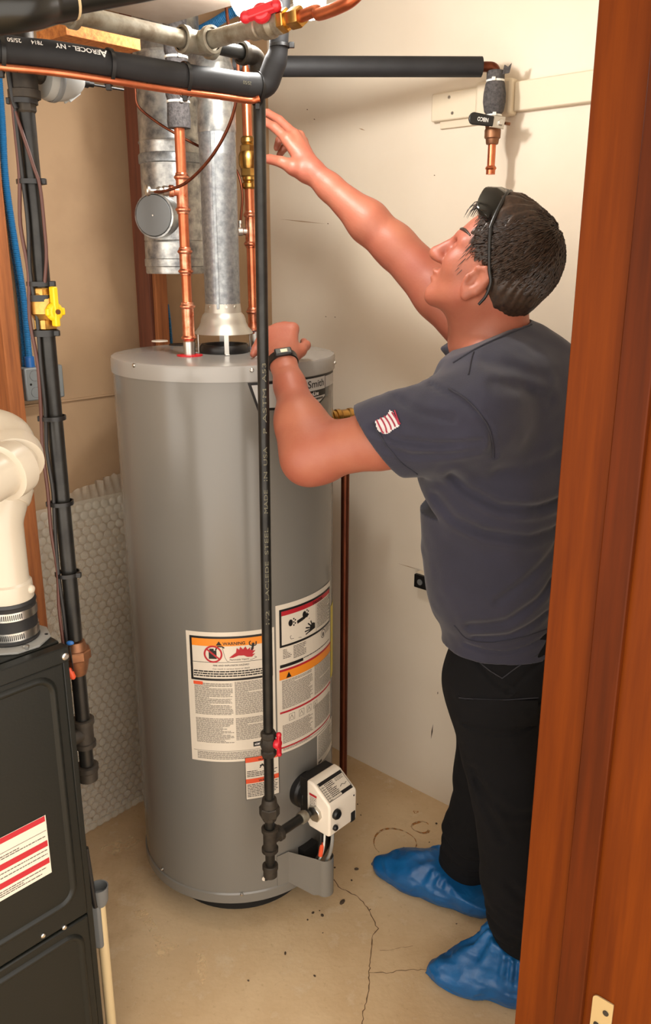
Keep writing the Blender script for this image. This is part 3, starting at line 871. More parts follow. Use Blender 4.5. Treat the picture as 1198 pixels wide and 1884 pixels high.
hc = gp((zv0 + zv1) / 2) + hd * .024
hdl = part('valve_handle', gv, M['red_plastic'], lambda m: (m.box(hc + hd * .004, (.007, .011, .052), (hd, hs, UP)), m.lathe([(.011, -.006), (.012, .0), (.009, .007)], hc, hd, 16), m.ball(hc + hd * .004 + UP * .024, .0062, 12, 8), m.ball(hc + hd * .004 - UP * .024, .0062, 12, 8)), bevel=.0015)
hdl['label'] = 'red plastic valve handle'
part('union', gas, M['iron_fit'], lambda m: (m.lathe([(.0165, 0), (.0175, .006), (.0165, .012)], gp(zu0 - .010), GD, 10), m.hexnut(gp(zu0 + .001), GD, .0235, .024, 8), m.lathe([(.0195, 0), (.0180, .010), (.0165, .020), (.0155, .022)], gp(zu0 + .024), GD, 20)), smooth=25)
part('union_nipple', gas, M['black_iron'], lambda m: m.tube([gp(TEE + .015), gp(zu0)], GR, 20))
def tee_fn(m):
    m.tube([gp(TEE - .030), gp(TEE + .030)], .0155, 20)
    ring_on(m, gp(TEE + .027), GD, .0150, .011, .0042); ring_on(m, gp(TEE - .027), GD, .0150, .011, .0042)
    m.tube([gp(TEE), gp(TEE) + E1 * .032], .0145, 18); ring_on(m, gp(TEE) + E1 * .030, E1, .0140, .011, .0042)
part('tee', gas, M['iron_fit'], tee_fn, smooth=40)
part('control_nipple', gas, M['black_iron'], lambda m: m.tube([gp(TEE) + E1 * .025, gp(TEE) + E1 * .128 + UP * .0], GR, 18), smooth=50)
part('nipple_coupling', gas, M['galv_pipe'], lambda m: m.lathe([(.0140, 0), (.0150, .002), (.0150, .016), (.0135, .019)], gp(TEE) + E1 * .100, E1, 20))
part('drip_nipple', gas, M['black_iron'], lambda m: m.tube([gp(zc1 - .01), gp(TEE - .02)], GR, 20))
part('drip_cap', gas, M['iron_fit'], lambda m: m.lathe([(.012, 0), (.0165, .004), (.0165, .022), (.0185, .024), (.0185, .033), (.0165, .035)], gp(zc0), GD, 20), smooth=25)
# stencilled mill lettering running up the riser
def riser_map(s, t, h=0):
    a = t / GR - .25; q = gp(s)
    return q + Vector((-math.sin(a), -math.cos(a), 0)) * (GR + .0004)
for txt, y0, y1 in (('1/2', 1150, 1120), ('LACLEDE', 1102, 1030), ('STEEL', 1018, 968), ('MADE', 943, 899), ('IN', 884, 866), ('USA', 855, 820), ('P', 797, 786), ('ASTM', 776, 714), ('A53', 702, 667)):
    za, zb = zat(y0, GT), zat(y1, GT)
    g = Print(riser_map); g.text(txt, za, -.0035, .0105, .0004, 'l', width=(zb - za)); g.make('stencil_lettering', M['print_faint'], riser)

# ---------------------------------------------------------------- galvanised gas main with red-handled valve
PL = PT - E1 * .262            # left end
PR = PT + E2 * .163
main = thing('gas_main', 'grey galvanised gas main with tee and red-handled valve under the ceiling', 'pipe', PT)
part('main_pipe', main, M['galv_pipe'], lambda m: m.tube([PT - E1 * .02, PL], .0135, 20), smooth=50)
def main_tee(m):
    m.tube([PT - E1 * .032, PT + E1 * .030], .0175, 20); ring_on(m, PT - E1 * .030, E1, .0170, .012, .0040); ring_on(m, PT + E1 * .027, E1, .0170, .012, .0040)
    m.tube([PT, PT + E2 * .034], .0170, 20); ring_on(m, PT + E2 * .032, E2, .0165, .012, .0042)
part('tee', main, M['galv_pipe'], main_tee, smooth=40)
part('side_pipe', main, M['galv_pipe'], lambda m: m.tube([PT + E2 * .02, PR - E2 * .028], .0135, 20), smooth=50)
VB = PR
VD = Vector((-.22, -.90, .30)).normalized(); VX_ = (E2 - VD * E2.dot(VD)).normalized(); VX_ = (VX_ + VD.cross(VX_) * .5).normalized(); VY_ = VD.cross(VX_)
vbody = part('valve_body', main, M['galv_pipe'], lambda m: (m.lathe([(.0170, -.032), (.0170, -.018), (.0150, -.016), (.0200, -.006), (.0200, .010), (.0150, .018), (.0170, .020), (.0170, .032)], VB, E2, 20), m.lathe([(.008, 0), (.008, .026)], VB, VD, 14)), smooth=25)
part('valve_handle', vbody, M['red_plastic'], lambda m: (m.box(VB + VD * .034, (.052, .014, .012), (VX_, VY_, VD)), m.lathe([(.013, 0), (.0155, .008), (.012, .016)], VB + VD * .022, VD, 16), m.ball(VB + VD * .034 + VX_ * .024, .009, 12, 8), m.ball(VB + VD * .034 - VX_ * .024, .009, 12, 8)), bevel=.0025)
part('brass_fitting', main, M['brass'], lambda m: (m.hexnut(VB + E2 * .030, E2, .0165, .014), m.lathe([(.011, 0), (.011, .008)], VB + E2 * .044, E2, 18), m.hexnut(VB + E2 * .050, E2, .0150, .022)), smooth=25)
ctb = VB + E2 * .070
part('copper_tube', main, M['copper'], lambda m: m.tube(spline([ctb, ctb + E2 * .03 + UP * .002, at(588, 26, 1.355), at(622, 14, 1.33), at(650, -2, 1.31), at(672, -30, 1.31), at(684, -70, 1.32)], 8), .0086, 16), smooth=60)

# ---------------------------------------------------------------- gas drop to the furnace, left
LR = Vector((-.455, 1.40, 0))
def lp(z): return Vector((LR.x, LR.y, z))
drop = thing('furnace_gas_pipe', 'black steel gas drop with yellow-handled valve beside the furnace', 'pipe', lp(.7))
PLz = PL.z
zy0, zy1 = zat(602, LR), zat(526, LR)
zn0, zn1 = zat(1212, LR), zat(1172, LR)
zf0, zf1 = zat(1372, LR), zat(1322, LR)
zk0, zk1 = zat(1436, LR), zat(1402, LR)
part('upper_pipe', drop, M['black_iron'], lambda m: m.tube([lp(zy1 - .008), lp(1.85)], .0134, 20), smooth=50)
part('lower_pipe', drop, M['black_iron'], lambda m: m.tube([lp(zn1 - .004), lp(zy0 + .008)], .0134, 20), smooth=50)
part('top_tee', drop, M['iron_fit'], lambda m: (m.tube([lp(1.862), lp(1.955)], .0215, 20), ring_on(m, lp(1.868), UP, .021, .014, .003), m.tube([lp(1.908), lp(1.908) + E1 * .036], .0195, 18), ring_on(m, lp(1.908) + E1 * .034, E1, .0190, .012, .003)), smooth=40)
part('bushing', drop, M['iron_fit'], lambda m: m.lathe([(.0140, 1.842), (.0165, 1.845), (.0165, 1.855), (.0200, 1.864)], LR, UP, 8), smooth=25)
part('top_elbow', drop, M['galv_pipe'], lambda m: m.tube(bent([lp(1.93), lp(PLz), lp(PLz) + (PL - lp(PLz)).normalized() * ((PL - lp(PLz)).length - .012)], .02, 6), .0165, 18), smooth=50)
part('main_elbow', drop, M['galv_pipe'], lambda m: (m.tube(bent([PL + (lp(PLz) - PL).normalized() * .034, PL, PL + E1 * .034], .02, 8), .0170, 18), ring_on(m, PL + E1 * .031, E1, .0165, .012, .004)), smooth=50)
yv = part('gas_valve', drop, M['brass'], lambda m: (m.hexnut(lp(zy1 - .028), UP, .0205, .026), m.lathe([(.0165, 0), (.0225, .012), (.0225, .034), (.0180, .044)], lp(zy0 + .010), UP, 20), m.hexnut(lp(zy0 - .004), UP, .0195, .018), m.lathe([(.0085, 0), (.0085, .024)], lp((zy0 + zy1) / 2), Vector((.8, -.6, 0)), 12)), smooth=25)
yd = Vector((.8, -.6, 0)).normalized(); ys = Vector((.6, .8, 0)).normalized(); yc = lp((zy0 + zy1) / 2 - .003) + yd * .028
yh = part('valve_handle', yv, M['yellow_plastic'], lambda m: (m.box(yc + UP * .004, (.012, .009, .062), (yd, ys, UP)), m.box(yc - UP * .004 - ys * .0, (.008, .034, .012), (yd, ys, UP)), m.lathe([(.0145, -.004), (.0155, .002), (.011, .007)], yc - UP * .004 - yd * .002, yd, 16)), bevel=.002)
yh['label'] = 'yellow plastic valve handle'
part('handle_screw', yv, M['bronze'], lambda m: m.lathe([(.004, 0), (.004, .003)], yc - UP * .004 + yd * .006, yd, 10))
part('union', drop, M['bronze'], lambda m: (m.lathe([(.0150, 0), (.0165, .006), (.0175, .010)], lp(zn0 - .030), UP, 18), m.lathe([(.0180, 0), (.0205, .012), (.0225, .022)], lp(zn0 - .020), UP, 18), m.hexnut(lp(zn0 + .002), UP, .0265, .018, 8), m.lathe([(.0200, 0), (.0180, .010), (.0160, .016)], lp(zn0 + .020), UP, 18)), smooth=25)
part('middle_pipe', drop, M['black_iron'], lambda m: m.tube([lp(zf1 - .006), lp(zn0 - .022)], .0134, 20))
part('lower_tee', drop, M['iron_fit'], lambda m: (m.tube([lp(zf0), lp(zf1)], .0180, 20), ring_on(m, lp(zf1 - .005), UP, .0175, .011, .0035), ring_on(m, lp(zf0 + .005), UP, .0175, .011, .0035), m.tube([lp((zf0 + zf1) / 2), lp((zf0 + zf1) / 2) - E1 * .027], .0160, 18)), smooth=40)
part('drip_nipple', drop, M['black_iron'], lambda m: m.tube([lp(zk1 - .006), lp(zf0 + .008)], .0134, 20))
part('drip_cap', drop, M['iron_fit'], lambda m: m.lathe([(.0140, 0), (.0190, .004), (.0190, .022), (.0215, .025), (.0215, .034), (.0175, .036)], lp(zk0), UP, 20), smooth=25)
# grey domed end on the tee
dm = lp(1.898) + E1 * .040
dome = thing('vent_dome', 'grey ribbed plastic dome on the pipe tee at upper left', 'cap', dm)
part('shell', dome, M['flange'], lambda m: m.lathe([(.0190, -.010), (.0310, -.008), (.0335, .0), (.0335, .012), (.0315, .026), (.0270, .040), (.0195, .052), (.0115, .060), (.0090, .062), (.0075, .0625)], dm, E1, 32), smooth=35)
part('collar', dome, M['grey_plastic'], lambda m: m.lathe([(.0342, .004), (.0350, .006), (.0350, .012), (.0340, .014)], dm, E1, 32, cap=False))
part('spindle', dome, M['tie'], lambda m: (m.lathe([(.0065, .060), (.0065, .072), (.0045, .073), (.0045, .082)], dm, E1, 12), m.tube([dm + E1 * .08, dm + E1 * .14], .0020, 8)))
for k in range(4):
    a = math.radians(200 + 28 * k); n1 = E1.cross(UP)
    dd = n1 * math.cos(a) + UP * math.sin(a)
    part('rib', dome, M['flange'], lambda m: m.box(dm + E1 * .043 + dd * .0245, (.026, .003, .004), ((E1 * .82 - dd * .57).normalized(), E1.cross(dd), (dd * .82 + E1 * .57).normalized())))
# cables strapped to the drop
cabs = []
def lcable(off, mat, label, r=.0032, top=1.97, bot=None, sway=(.0, .0)):
    rngc = random.Random(int(off * 1e5) + 7)
    bot = bot if bot is not None else zn1 - .01
    pts = []
    n = 15
    for i in range(n):
        z = top + (bot - top) * i / (n - 1)
        dx = off + rngc.uniform(-.0035, .0035) * (0 if i in (0, n - 1) else 1)
        pts.append(Vector((LR.x + dx + sway[0] * math.sin(i * .9), LR.y - .0165 - .3 * abs(dx + .016) * 0, z)))
    mb = MB(); mb.tube(spline(pts, 5), r, 8)
    o = obj('control_cable', mb, M[mat], None, smooth=60)
    tag(o, label, 'cable'); return o
lcable(-.0165, 'wire_brown', 'brown control cable strapped to the left gas drop')
lcable(-.0105, 'wire_black', 'black control cable strapped to the left gas drop', .0034)
zl = [at(70, y, 1.39).z for y in (200, 260, 310, 345, 420, 470, 520)]
mb = MB(); mb.tube(spline([Vector((LR.x + dx, 1.383, z)) for dx, z in zip((-.012, .0, .010, .0165, .0175, .0165, .010), zl)], 6), .0028, 8)
tag(obj('control_cable', mb, M['wire_brown'], None, smooth=60), 'thin brown cable bowing out right of the upper gas drop', 'cable')
for k, y in enumerate((188, 335, 522, 548, 612, 768, 924, 1054)):
    z = zat(y, LR); t_ = thing('cable_tie', 'black cable tie around the left gas drop, number %d from the top' % (k + 1), 'cable tie', lp(z), 'cable ties on the left gas drop')
    t_['label'] = ('black cable tie %s' % ['just under the pipe tee and grey dome', 'around cables level with the round duct cap', 'above the yellow gas valve handle', 'directly over the yellow gas valve body', 'just under the yellow gas valve', 'level with the wall board joint', 'at the top edge of the bubble wrap', 'above the bronze union, lowest on the drop'][k])
    w = .007 if k not in (3, 4) else .010
    def tfn(m):
        n = 22; pts = []
        for i in range(n):
            a = 2 * math.pi * i / n
            p = Vector((math.cos(a) * .0175, math.sin(a) * .0160, 0))
            if p.y < 0: p = Vector((p.x * 1.18 - .002, p.y * 1.36, 0))
            pts.append(lp(z) + p)
        vs = []; fs = []
        for p in pts:
            d = (p - lp(z)).normalized()
            vs += [p - UP * w / 2, p + UP * w / 2, p + d * .0016 + UP * w / 2, p + d * .0016 - UP * w / 2]
        for i in range(n):
            j = (i + 1) % n
            for q in range(4): fs.append((4 * i + q, 4 * j + q, 4 * j + (q + 1) % 4, 4 * i + (q + 1) % 4))
        m.add(vs, fs)
    part('strap', t_, M['tie'], tfn)
    sx = -1 if k in (0, 5, 6) else 1
    part('lock_head', t_, M['tie'], lambda m: m.box(lp(z) + Vector((sx * .020, -.010, 0)), (.009, .008, .009)), bevel=.001)
mb = MB(); wn = at(136, 1249, 1.375)
mb.lathe([(.0030, 0), (.0055, .003), (.0062, .012), (.0045, .022), (.0015, .024)], wn, Vector((-.35, 0, .9)), 10)
tag(obj('wire_nut', mb, M['print_vermilion'], None), 'small orange wire nut hanging beside the furnace corner', 'wire nut')
mb = MB(); mb.tube(spline([at(128, 1190, 1.37), at(134, 1225, 1.372), wn + UP * .016], 6), .0012, 6)
tag(obj('thermostat_wire', mb, M['wire_black'], None), 'thin black wire feeding the orange wire nut', 'wire')
mb = MB(); mb.ball(at(129, 1183, 1.372), .0055, 10, 7, (1.3, .8, .8))
tag(obj('crimp_connector', mb, M['blue_disc'], None), 'tiny blue crimp connector above the furnace corner', 'connector')

# ---------------------------------------------------------------- insulated refrigerant line
IP = [at(-60, 84, 1.318), at(0, 92, 1.342), at(100, 103, 1.383), at(200, 119, 1.428), at(300, 136, 1.487), at(400, 150, 1.545), at(452, 158, 1.578)]
ISP = spline(IP, 8)
EL = at(490, 160, 1.592); TPX = at(514, 72, 1.572); TP2 = at(519, -60, 1.56)
ISP2 = bent([IP[-1], EL, at(512, 100, 1.575), TP2], .05, 10)
line = thing('refrigerant_line', 'thick black foam-insulated line sweeping across the upper left with white lettering', 'insulated pipe', IP[3])
IR = .0205
fl = part('foam_jacket', line, M['foam'], lambda m: m.tube(ISP, [IR * (1 - .05 * max(0, 1 - min(abs(i - c) for c in (12, 25, 37)) / 2.5)) for i in range(len(ISP))], 28), smooth=60)
n2 = len(ISP2)
part('foam_elbow', line, M['foam'], lambda m: m.tube([ISP2[0] - (ISP2[1] - ISP2[0]).normalized() * .003] + ISP2, [IR + .0005] + [IR + .0005 - .0050 * min(1, max(0, (i - n2 * .3) / (n2 * .5))) for i in range(n2)], 28), smooth=60)
def off_path(P, d): return [p + d for p in P]
cpath = [p + Vector((.006, -.006, -.0235)) for p in IP] + [at(478, 181, 1.574)]
part('liquid_line', line, M['copper'], lambda m: m.tube(spline(cpath, 8), .0056, 14), smooth=60)
for i, px in enumerate((4, 204, 345, 477)):
    best = min(range(len(ISP)), key=lambda k: abs((599 + FPX * ISP[k].x / (ISP[k].y * _c - (ISP[k].z - CAMH) * _s)) - px))
    p = ISP[best] if px < 470 else at(474, 159, 1.586); d = (ISP[min(best + 1, len(ISP) - 1)] - ISP[best - 1]).normalized()
    t_ = thing('cable_tie', 'black cable tie', 'cable tie', p, 'cable ties on the refrigerant line')
    t_['label'] = ['black cable tie on the foam line at the left picture edge', 'black cable tie on the foam line beside the white lettering', 'black cable tie on the foam line in front of the grey sleeve', 'black cable tie on the foam line just before its bend'][i]
    side = d.cross(UP).normalized(); upv = side.cross(d)
    def strap(m):
        n = 26; vs = []; fs = []
        for k in range(n):
            a = 2 * math.pi * k / n
            r = IR + .0012 + .0085 * max(0, math.cos(a + math.pi * .5 + .12)) ** 4
            q = p + side * math.cos(a) * r + upv * math.sin(a) * r; o = (side * math.cos(a) + upv * math.sin(a))
            vs += [q - d * .003, q + d * .003, q + o * .0016 + d * .003, q + o * .0016 - d * .003]
        for k in range(n):
            j = (k + 1) % n
            for c in range(4): fs.append((4 * k + c, 4 * k + (c + 1) % 4, 4 * j + (c + 1) % 4, 4 * j + c))
        m.add(vs, fs)
    part('strap', t_, M['tie'], strap)
    part('lock_head', t_, M['tie'], lambda m: m.box(p - upv * (IR + .0115) - V(0, .006, 0) , (.008, .008, .010)), bevel=.001)
q = at(515, 84, 1.572)
t_ = thing('cable_tie', 'black cable tie around the vertical foam line below the bulbs', 'cable tie', q, 'cable ties on the refrigerant line')
part('strap', t_, M['tie'], lambda m: ring_on(m, q, UP, .0165, .006, .0016)); part('lock_head', t_, M['tie'], lambda m: m.box(q + Vector((.020, -.004, 0)), (.009, .007, .009)), bevel=.001)
# upside-down lettering on the foam
def foam_map_from(px, ang):
    ks = list(range(len(ISP)))
    pos = [599 + FPX * ISP[k].x / (ISP[k].y * _c - (ISP[k].z - CAMH) * _s) for k in ks]
    L = [0.0]
    for k in range(1, len(ISP)): L.append(L[-1] + (ISP[k] - ISP[k - 1]).length)
    i0 = max(k for k in ks if pos[k] <= px); u = (px - pos[i0]) / (pos[i0 + 1] - pos[i0]); l0 = L[i0] + u * (L[i0 + 1] - L[i0])
    def f(s, t, h=0):
        l = l0 - s
        k = max(j for j in ks[:-1] if L[j] <= l) if l > 0 else 0
        u = (l - L[k]) / (L[k + 1] - L[k]); p = ISP[k].lerp(ISP[k + 1], u); d = (ISP[k + 1] - ISP[k]).normalized()
        side = d.cross(UP).normalized(); upv = side.cross(d)
        if side.y > 0: side = -side
        a = ang - t / IR
        return p + (side * math.cos(a) + upv * math.sin(a)) * (IR + .0006)
    return f
g = Print(foam_map_from(190, .72)); g.text('A', 0, -.0015, .0165, bold=.02); g.text('EROCEL - NY', .0105, 0, .0110, bold=.02, width=.066); g.text('7814', .094, 0, .0095, bold=.015, width=.016); g.text('25/50', .124, 0, .0095, bold=.015, width=.0195)
g.make('white_lettering', M['print_white'], fl)
g = Print(foam_map_from(452, .15)); g.text('25/50', .001, 0, .0075); g.make('white_lettering', M['print_faint'], fl)

# ---------------------------------------------------------------- hot copper riser
hot = thing('hot_water_pipe', 'bright copper hot-water riser with tee, left of the flue pipe', 'pipe', Vector((HOT.x, HOT.y, 1.44)))
def hp(z): return Vector((HOT.x, HOT.y, z))
part('riser', hot, M['copper'], lambda m: m.tube([hp(1.47), hp(1.7), hp(2.25)], .0111, 24), smooth=50)
part('adapter', hot, M['copper_fit'], lambda m: press_fit(m, hp(1.452), UP, zat(556, HOT) - 1.452, .0125), smooth=30)
part('coupling', hot, M['copper_fit'], lambda m: press_fit(m, hp(zat(507, HOT)), UP, zat(455, HOT) - zat(507, HOT), .0118), smooth=30)
zt_ = zat(352, HOT)
td = Vector((-.92, -.38, 0)).normalized()
hot_tee = part('tee', hot, M['copper_fit'], lambda m: (press_fit(m, hp(zat(394, HOT)), UP, zat(318, HOT) - zat(394, HOT), .0118), m.lathe([(.0100, 0), (.0100, .018), (.0125, .020), (.0125, .027), (.0105, .029)], hp(zt_), td, 18)), smooth=30)
dv = hp(zt_) + td * .034
part('drain_valve', hot, M['steel'], lambda m: (m.lathe([(.0090, -.006), (.0105, -.002), (.0105, .006), (.0075, .010), (.0085, .016), (.0060, .022)], dv, td, 14), m.lathe([(.0055, 0), (.0055, .014)], dv + td * .004, Vector((-.3, -.95, 0)), 10), m.lathe([(.0030, .0), (.0115, .002), (.0125, .007), (.0100, .010)], dv + td * .034, td, 12), m.tube([dv + td * .02, dv + td * .036], .004, 10)), smooth=30)
part('foam_sleeve', hot, M['foam_grey'], lambda m: m.lathe([(.0125, zat(236, HOT)), (.0235, zat(236, HOT)), (.0250, zat(225, HOT)), (.0230, zat(190, HOT)), (.0225, zat(186, HOT)), (.0255, zat(176, HOT)), (.0255, zat(160, HOT)), (.0230, zat(110, HOT)), (.0215, zat(104, HOT)), (.0245, zat(95, HOT)), (.0245, 2.22)], Vector((HOT.x, HOT.y, 0)), UP, 24), smooth=45)
for k, y in enumerate((188, 106)):
    z = zat(y, HOT); t_ = thing('cable_tie', ['white cable tie around the grey foam sleeve below the black line', 'white cable tie around the grey foam sleeve above the black line'][k], 'cable tie', hp(z), 'white cable ties')
    part('strap', t_, M['tie_white'], lambda m: ring_on(m, hp(z), UP, .0232, .005, .0014)); part('lock_head', t_, M['tie_white'], lambda m: m.box(hp(z) + Vector((.012, -.024, 0)), (.007, .007, .008)), bevel=.001)

# ---------------------------------------------------------------- cold copper riser
cold = thing('cold_water_pipe', 'copper cold-water riser with brass valve just left of the black gas pipe', 'pipe', Vector((COLD.x, COLD.y, 1.44)))
CO = Vector((COLD.x - .004, COLD.y, 0))
def cp(z): return Vector((CO.x - .008 * (z - 1.45), CO.y, z))
part('riser', cold, M['copper'], lambda m: m.tube([cp(1.47), cp(1.8), cp(2.25)], .0111, 24), smooth=50)
part('adapter', cold, M['copper_fit'], lambda m: press_fit(m, cp(1.458), UP, zat(566, CO) - 1.458, .0125), smooth=30)
part('tee', cold, M['copper_fit'], lambda m: (press_fit(m, cp(zat(456, CO)), UP, zat(388, CO) - zat(456, CO), .0118),), smooth=30)
cz = zat(426, CO); cdx = Vector((-.95, -.3, 0)).normalized()
part('drain_valve', cold, M['steel'], lambda m: (m.lathe([(.0080, .008), (.0080, .018), (.0100, .020), (.0100, .030), (.0060, .034)], cp(cz), cdx, 14), m.lathe([(.0045, 0), (.0045, .016), (.0065, .017), (.0065, .024)], cp(cz) + cdx * .025, UP, 12)), smooth=30)
zb0, zb1 = zat(348, CO), zat(246, CO)
part('ball_valve', cold, M['brass'], lambda m: (m.lathe([(.0130, 0), (.0165, .004), (.0165, .012), (.0130, .016), (.0155, .020), (.0155, .026), (.0125, .030)], cp(zb0), UP, 18), m.hexnut(cp(zb0 + .026), UP, .0195, .022), m.lathe([(.0195, 0), (.0225, .008), (.0225, .028), (.0190, .036)], cp(zb0 + .044), UP, 22), m.hexnut(cp(zb0 + .078), UP, .0195, .016), m.lathe([(.0125, 0), (.0160, .006), (.0160, .014), (.0125, .018)], cp(zb0 + .094), UP, 18)), smooth=25)

# ---------------------------------------------------------------- capillary tubes
mb = MB(); mb.tube(spline([at(414, -14, 1.84), at(421, 50, 1.82), at(437, 110, 1.78), at(436, 175, 1.75), at(421, 232, 1.77), at(388, 290, 1.80), at(344, 335, 1.845), at(305, 351, 1.875), at(285, 353, 1.893)], 8), .0032, 8)
tag(obj('capillary_tube', mb, M['copper_dull'], None, smooth=60), 'thin copper tube arching past the flue to the hot-pipe drain valve', 'tube')
mb = MB(); mb.tube(spline([at(249, 140, 2.03), at(249, 168, 2.03), at(254, 195, 2.03), at(285, 222, 2.035), at(320, 244, 2.04), at(362, 267, 2.06), at(400, 285, 2.09), at(428, 305, 2.08), at(440, 325, 2.07), at(446, 360, 2.066), at(443, 405, 2.066)], 8), .0030, 8)
tag(obj('capillary_tube', mb, M['copper_dull'], None, smooth=60), 'thin brown tube crossing the big duct to the cold-pipe drain valve', 'tube')

# ---------------------------------------------------------------- flue pipe
flue = thing('flue_pipe', 'straight galvanised flue pipe rising from the draft hood', 'flue pipe', Vector((FL.x, FL.y, HB + .05)))
zf_t = zat(190, FL)
part('pipe_section', flue, M['galv'], lambda m: m.lathe([(.0395, HB + .046), (.0405, HB + .052), (.0405, zat(290, FL)), (.0412, zat(287, FL)), (.0412, zat(283, FL)), (.0405, zat(280, FL)), (.0408, zf_t - .055)], FL, UP, 40, cap=False), smooth=30)
def crimp(m):
    pr = [(.0412, zf_t - .060), (.0418, zf_t - .056), (.0418, zf_t - .010), (.0400, zf_t - .004), (.0400, zf_t + .004), (.0425, zf_t + .010), (.0425, zf_t + .018)]
    m.lathe(pr, FL, UP, 40, cap=False)
part('collar', flue, M['galv_worn'], crimp, smooth=30)
part('lock_seam', flue, M['galv'], lambda m: m.box(FL + Vector((-.006, -.0405, (HB + .055 + zf_t - .06) / 2)), (.007, .0022, zf_t - .06 - HB - .055)), bevel=.0006)
for s_ in (-.03, .012, .034):
    part('screw', flue, M['steel'], lambda m: m.lathe([(.003, 0), (.003, .003)], cylmap(FL.x, FL.y, .0405)(s_, HB + .060), (Vector((math.sin(s_ / .0405), -math.cos(s_ / .0405), 0))), 8))
DC = at(317, 300, 2.205); DC = Vector((DC.x, DC.y, 0)); DR = .0775
ez = zf_t + .018
dv_ = (DC - FL).normalized()
part('elbow', flue, M['galv_worn'], lambda m: m.tube(bent([FL + UP * (ez - .004), FL + UP * (ez + .062), FL + UP * (ez + .062) + dv_ * ((DC - FL).length - DR + .006)], .05, 4), .0415, 28), smooth=20)
part('elbow_ring', flue, M['black_plastic'], lambda m: ring_on(m, FL + UP * (ez + .062) + dv_ * ((DC - FL).length - DR - .012), dv_, .0418, .012, .006))

# ---------------------------------------------------------------- big round duct with cap
duct = thing('round_duct', 'wide mottled galvanised round duct hanging behind the copper riser', 'duct', Vector((DC.x, DC.y, zat(503, DC))))
zd0 = zat(500, DC)
def dz(y): return zat(y, DC)
part('lower_section', duct, M['galv_worn'], lambda m: m.lathe([(DR - .001, zd0 - .004), (DR, zd0), (DR, zd0 + .012), (DR + .002, zd0 + .014), (DR + .002, zd0 + .030), (DR, zd0 + .032), (DR, dz(446)), (DR - .0015, dz(444)), (DR, dz(442)), (DR, dz(302))], DC, UP, 48, cap=False), smooth=30)
part('joint_band', duct, M['galv'], lambda m: m.lathe([(DR + .0005, dz(304)), (DR + .003, dz(302)), (DR + .003, dz(288)), (DR + .001, dz(285))], DC, UP, 48, cap=False), smooth=30)
part('upper_section', duct, M['galv_worn'], lambda m: m.lathe([(DR - .001, dz(304)), (DR - .001, dz(268)), (DR + .0015, dz(264)), (DR - .001, dz(260)), (DR - .001, dz(106)), (DR + .002, dz(102)), (DR - .001, dz(96)), (DR - .001, 2.30)], DC, UP, 48, cap=False), smooth=30)
part('duct_inside_shade', duct, M['dark'], lambda m: m.lathe([(.001, zd0 + .02), (DR - .004, zd0 + .02)], DC, UP, 32, cap=False))  # dark disc painting the shaded inside of the open duct
cn = Vector((-.33, -.944, 0)).normalized()
ccz = dz(400)
cc = Vector((DC.x, DC.y, ccz))
part('side_collar', duct, M['galv_worn'], lambda m: m.lathe([(.0500, .040), (.0500, .094), (.0520, .096), (.0520, .101), (.048, .102)], cc, cn, 36, cap=False), smooth=30)
part('collar_shade_ring', duct, M['dark'], lambda m: m.lathe([(.0485, .097), (.045, .0975)], cc, cn, 36, cap=False))  # dark ring painting the shadow gap between collar and cap
capo = part('round_cap', duct, M['grey_plastic'], lambda m: m.lathe([(.0465, .094), (.0465, .1035), (.0455, .1045), (.020, .1050), (.0005, .1052)], cc, cn, 36), smooth=30)
capo['label'] = 'dull grey round cap on a side collar'
part('cap_rivet', capo, M['steel'], lambda m: m.lathe([(.0025, 0), (.002, .002)], cc + cn * .105, cn, 10))

# ---------------------------------------------------------------- relief-valve discharge pipe
DP = TC + TPD * (TR + .066)
zb_ = zat(1502, DP)
dis = thing('discharge_pipe', 'brown tarnished copper discharge pipe beside the heater, open end near the floor', 'pipe', Vector((DP.x, DP.y, zb_)))
part('tube', dis, M['copper_dull'], lambda m: m.tube([Vector((DP.x, DP.y, zb_)), Vector((DP.x, DP.y, .6)), Vector((DP.x, DP.y, tz - .036))], .0111, 20), smooth=50)
part('adapter', dis, M['copper_fit'], lambda m: m.lathe([(.0125, tz - .075), (.0150, tz - .072), (.0150, tz - .046), (.0165, tz - .044), (.0165, tz - .033)], Vector((DP.x, DP.y, 0)), UP, 20), smooth=25)

# ---------------------------------------------------------------- insulated cold branch along the right wall
BE = at(886, 123, 2.13); BS = at(428, 122, 2.085)
br = thing('insulated_branch_pipe', 'long straight black foam-covered pipe crossing in front of the cream wall', 'insulated pipe', (BS + BE) / 2)
bd = (BE - BS).normalized()
part('foam_jacket', br, M['foam'], lambda m: (m.tube([BS, BS.lerp(BE, .5), BE], .0215, 28)), smooth=50)
part('core_pipe', br, M['copper_dull'], lambda m: m.tube(bent([BE - bd * .02, BE + bd * .034, BE + bd * .034 - UP * .03], .016, 8), .0111, 18), smooth=50)
VX = BE + bd * .034
def vp_(z): return Vector((VX.x, VX.y, z))
def vz(y): return zat(y, VX)
iv = thing('isolation_valve', 'bronze valve with grey foam wrap and black lever hanging on the cream wall', 'valve', vp_(vz(322)))
part('foam_wrap', iv, M['foam_grey'], lambda m: m.lathe([(.0130, vz(129)), (.0205, vz(131)), (.0205, vz(146)), (.0190, vz(149)), (.0220, vz(154)), (.0255, vz(172)), (.0260, vz(188)), (.0225, vz(205)), (.0180, vz(210)), (.0170, vz(214)), (.0185, vz(220)), (.012, vz(221))], Vector((VX.x, VX.y, 0)), UP, 28), smooth=45)
part('foam_flap', iv, M['foam_grey'], lambda m: m.prism([(0, 0), (.016, .004), (.020, .024), (.012, .016), (.004, .020)], vp_(vz(140)) + Vector((.012, -.012, 0)), Vector((1, 0, 0)), UP, .006))
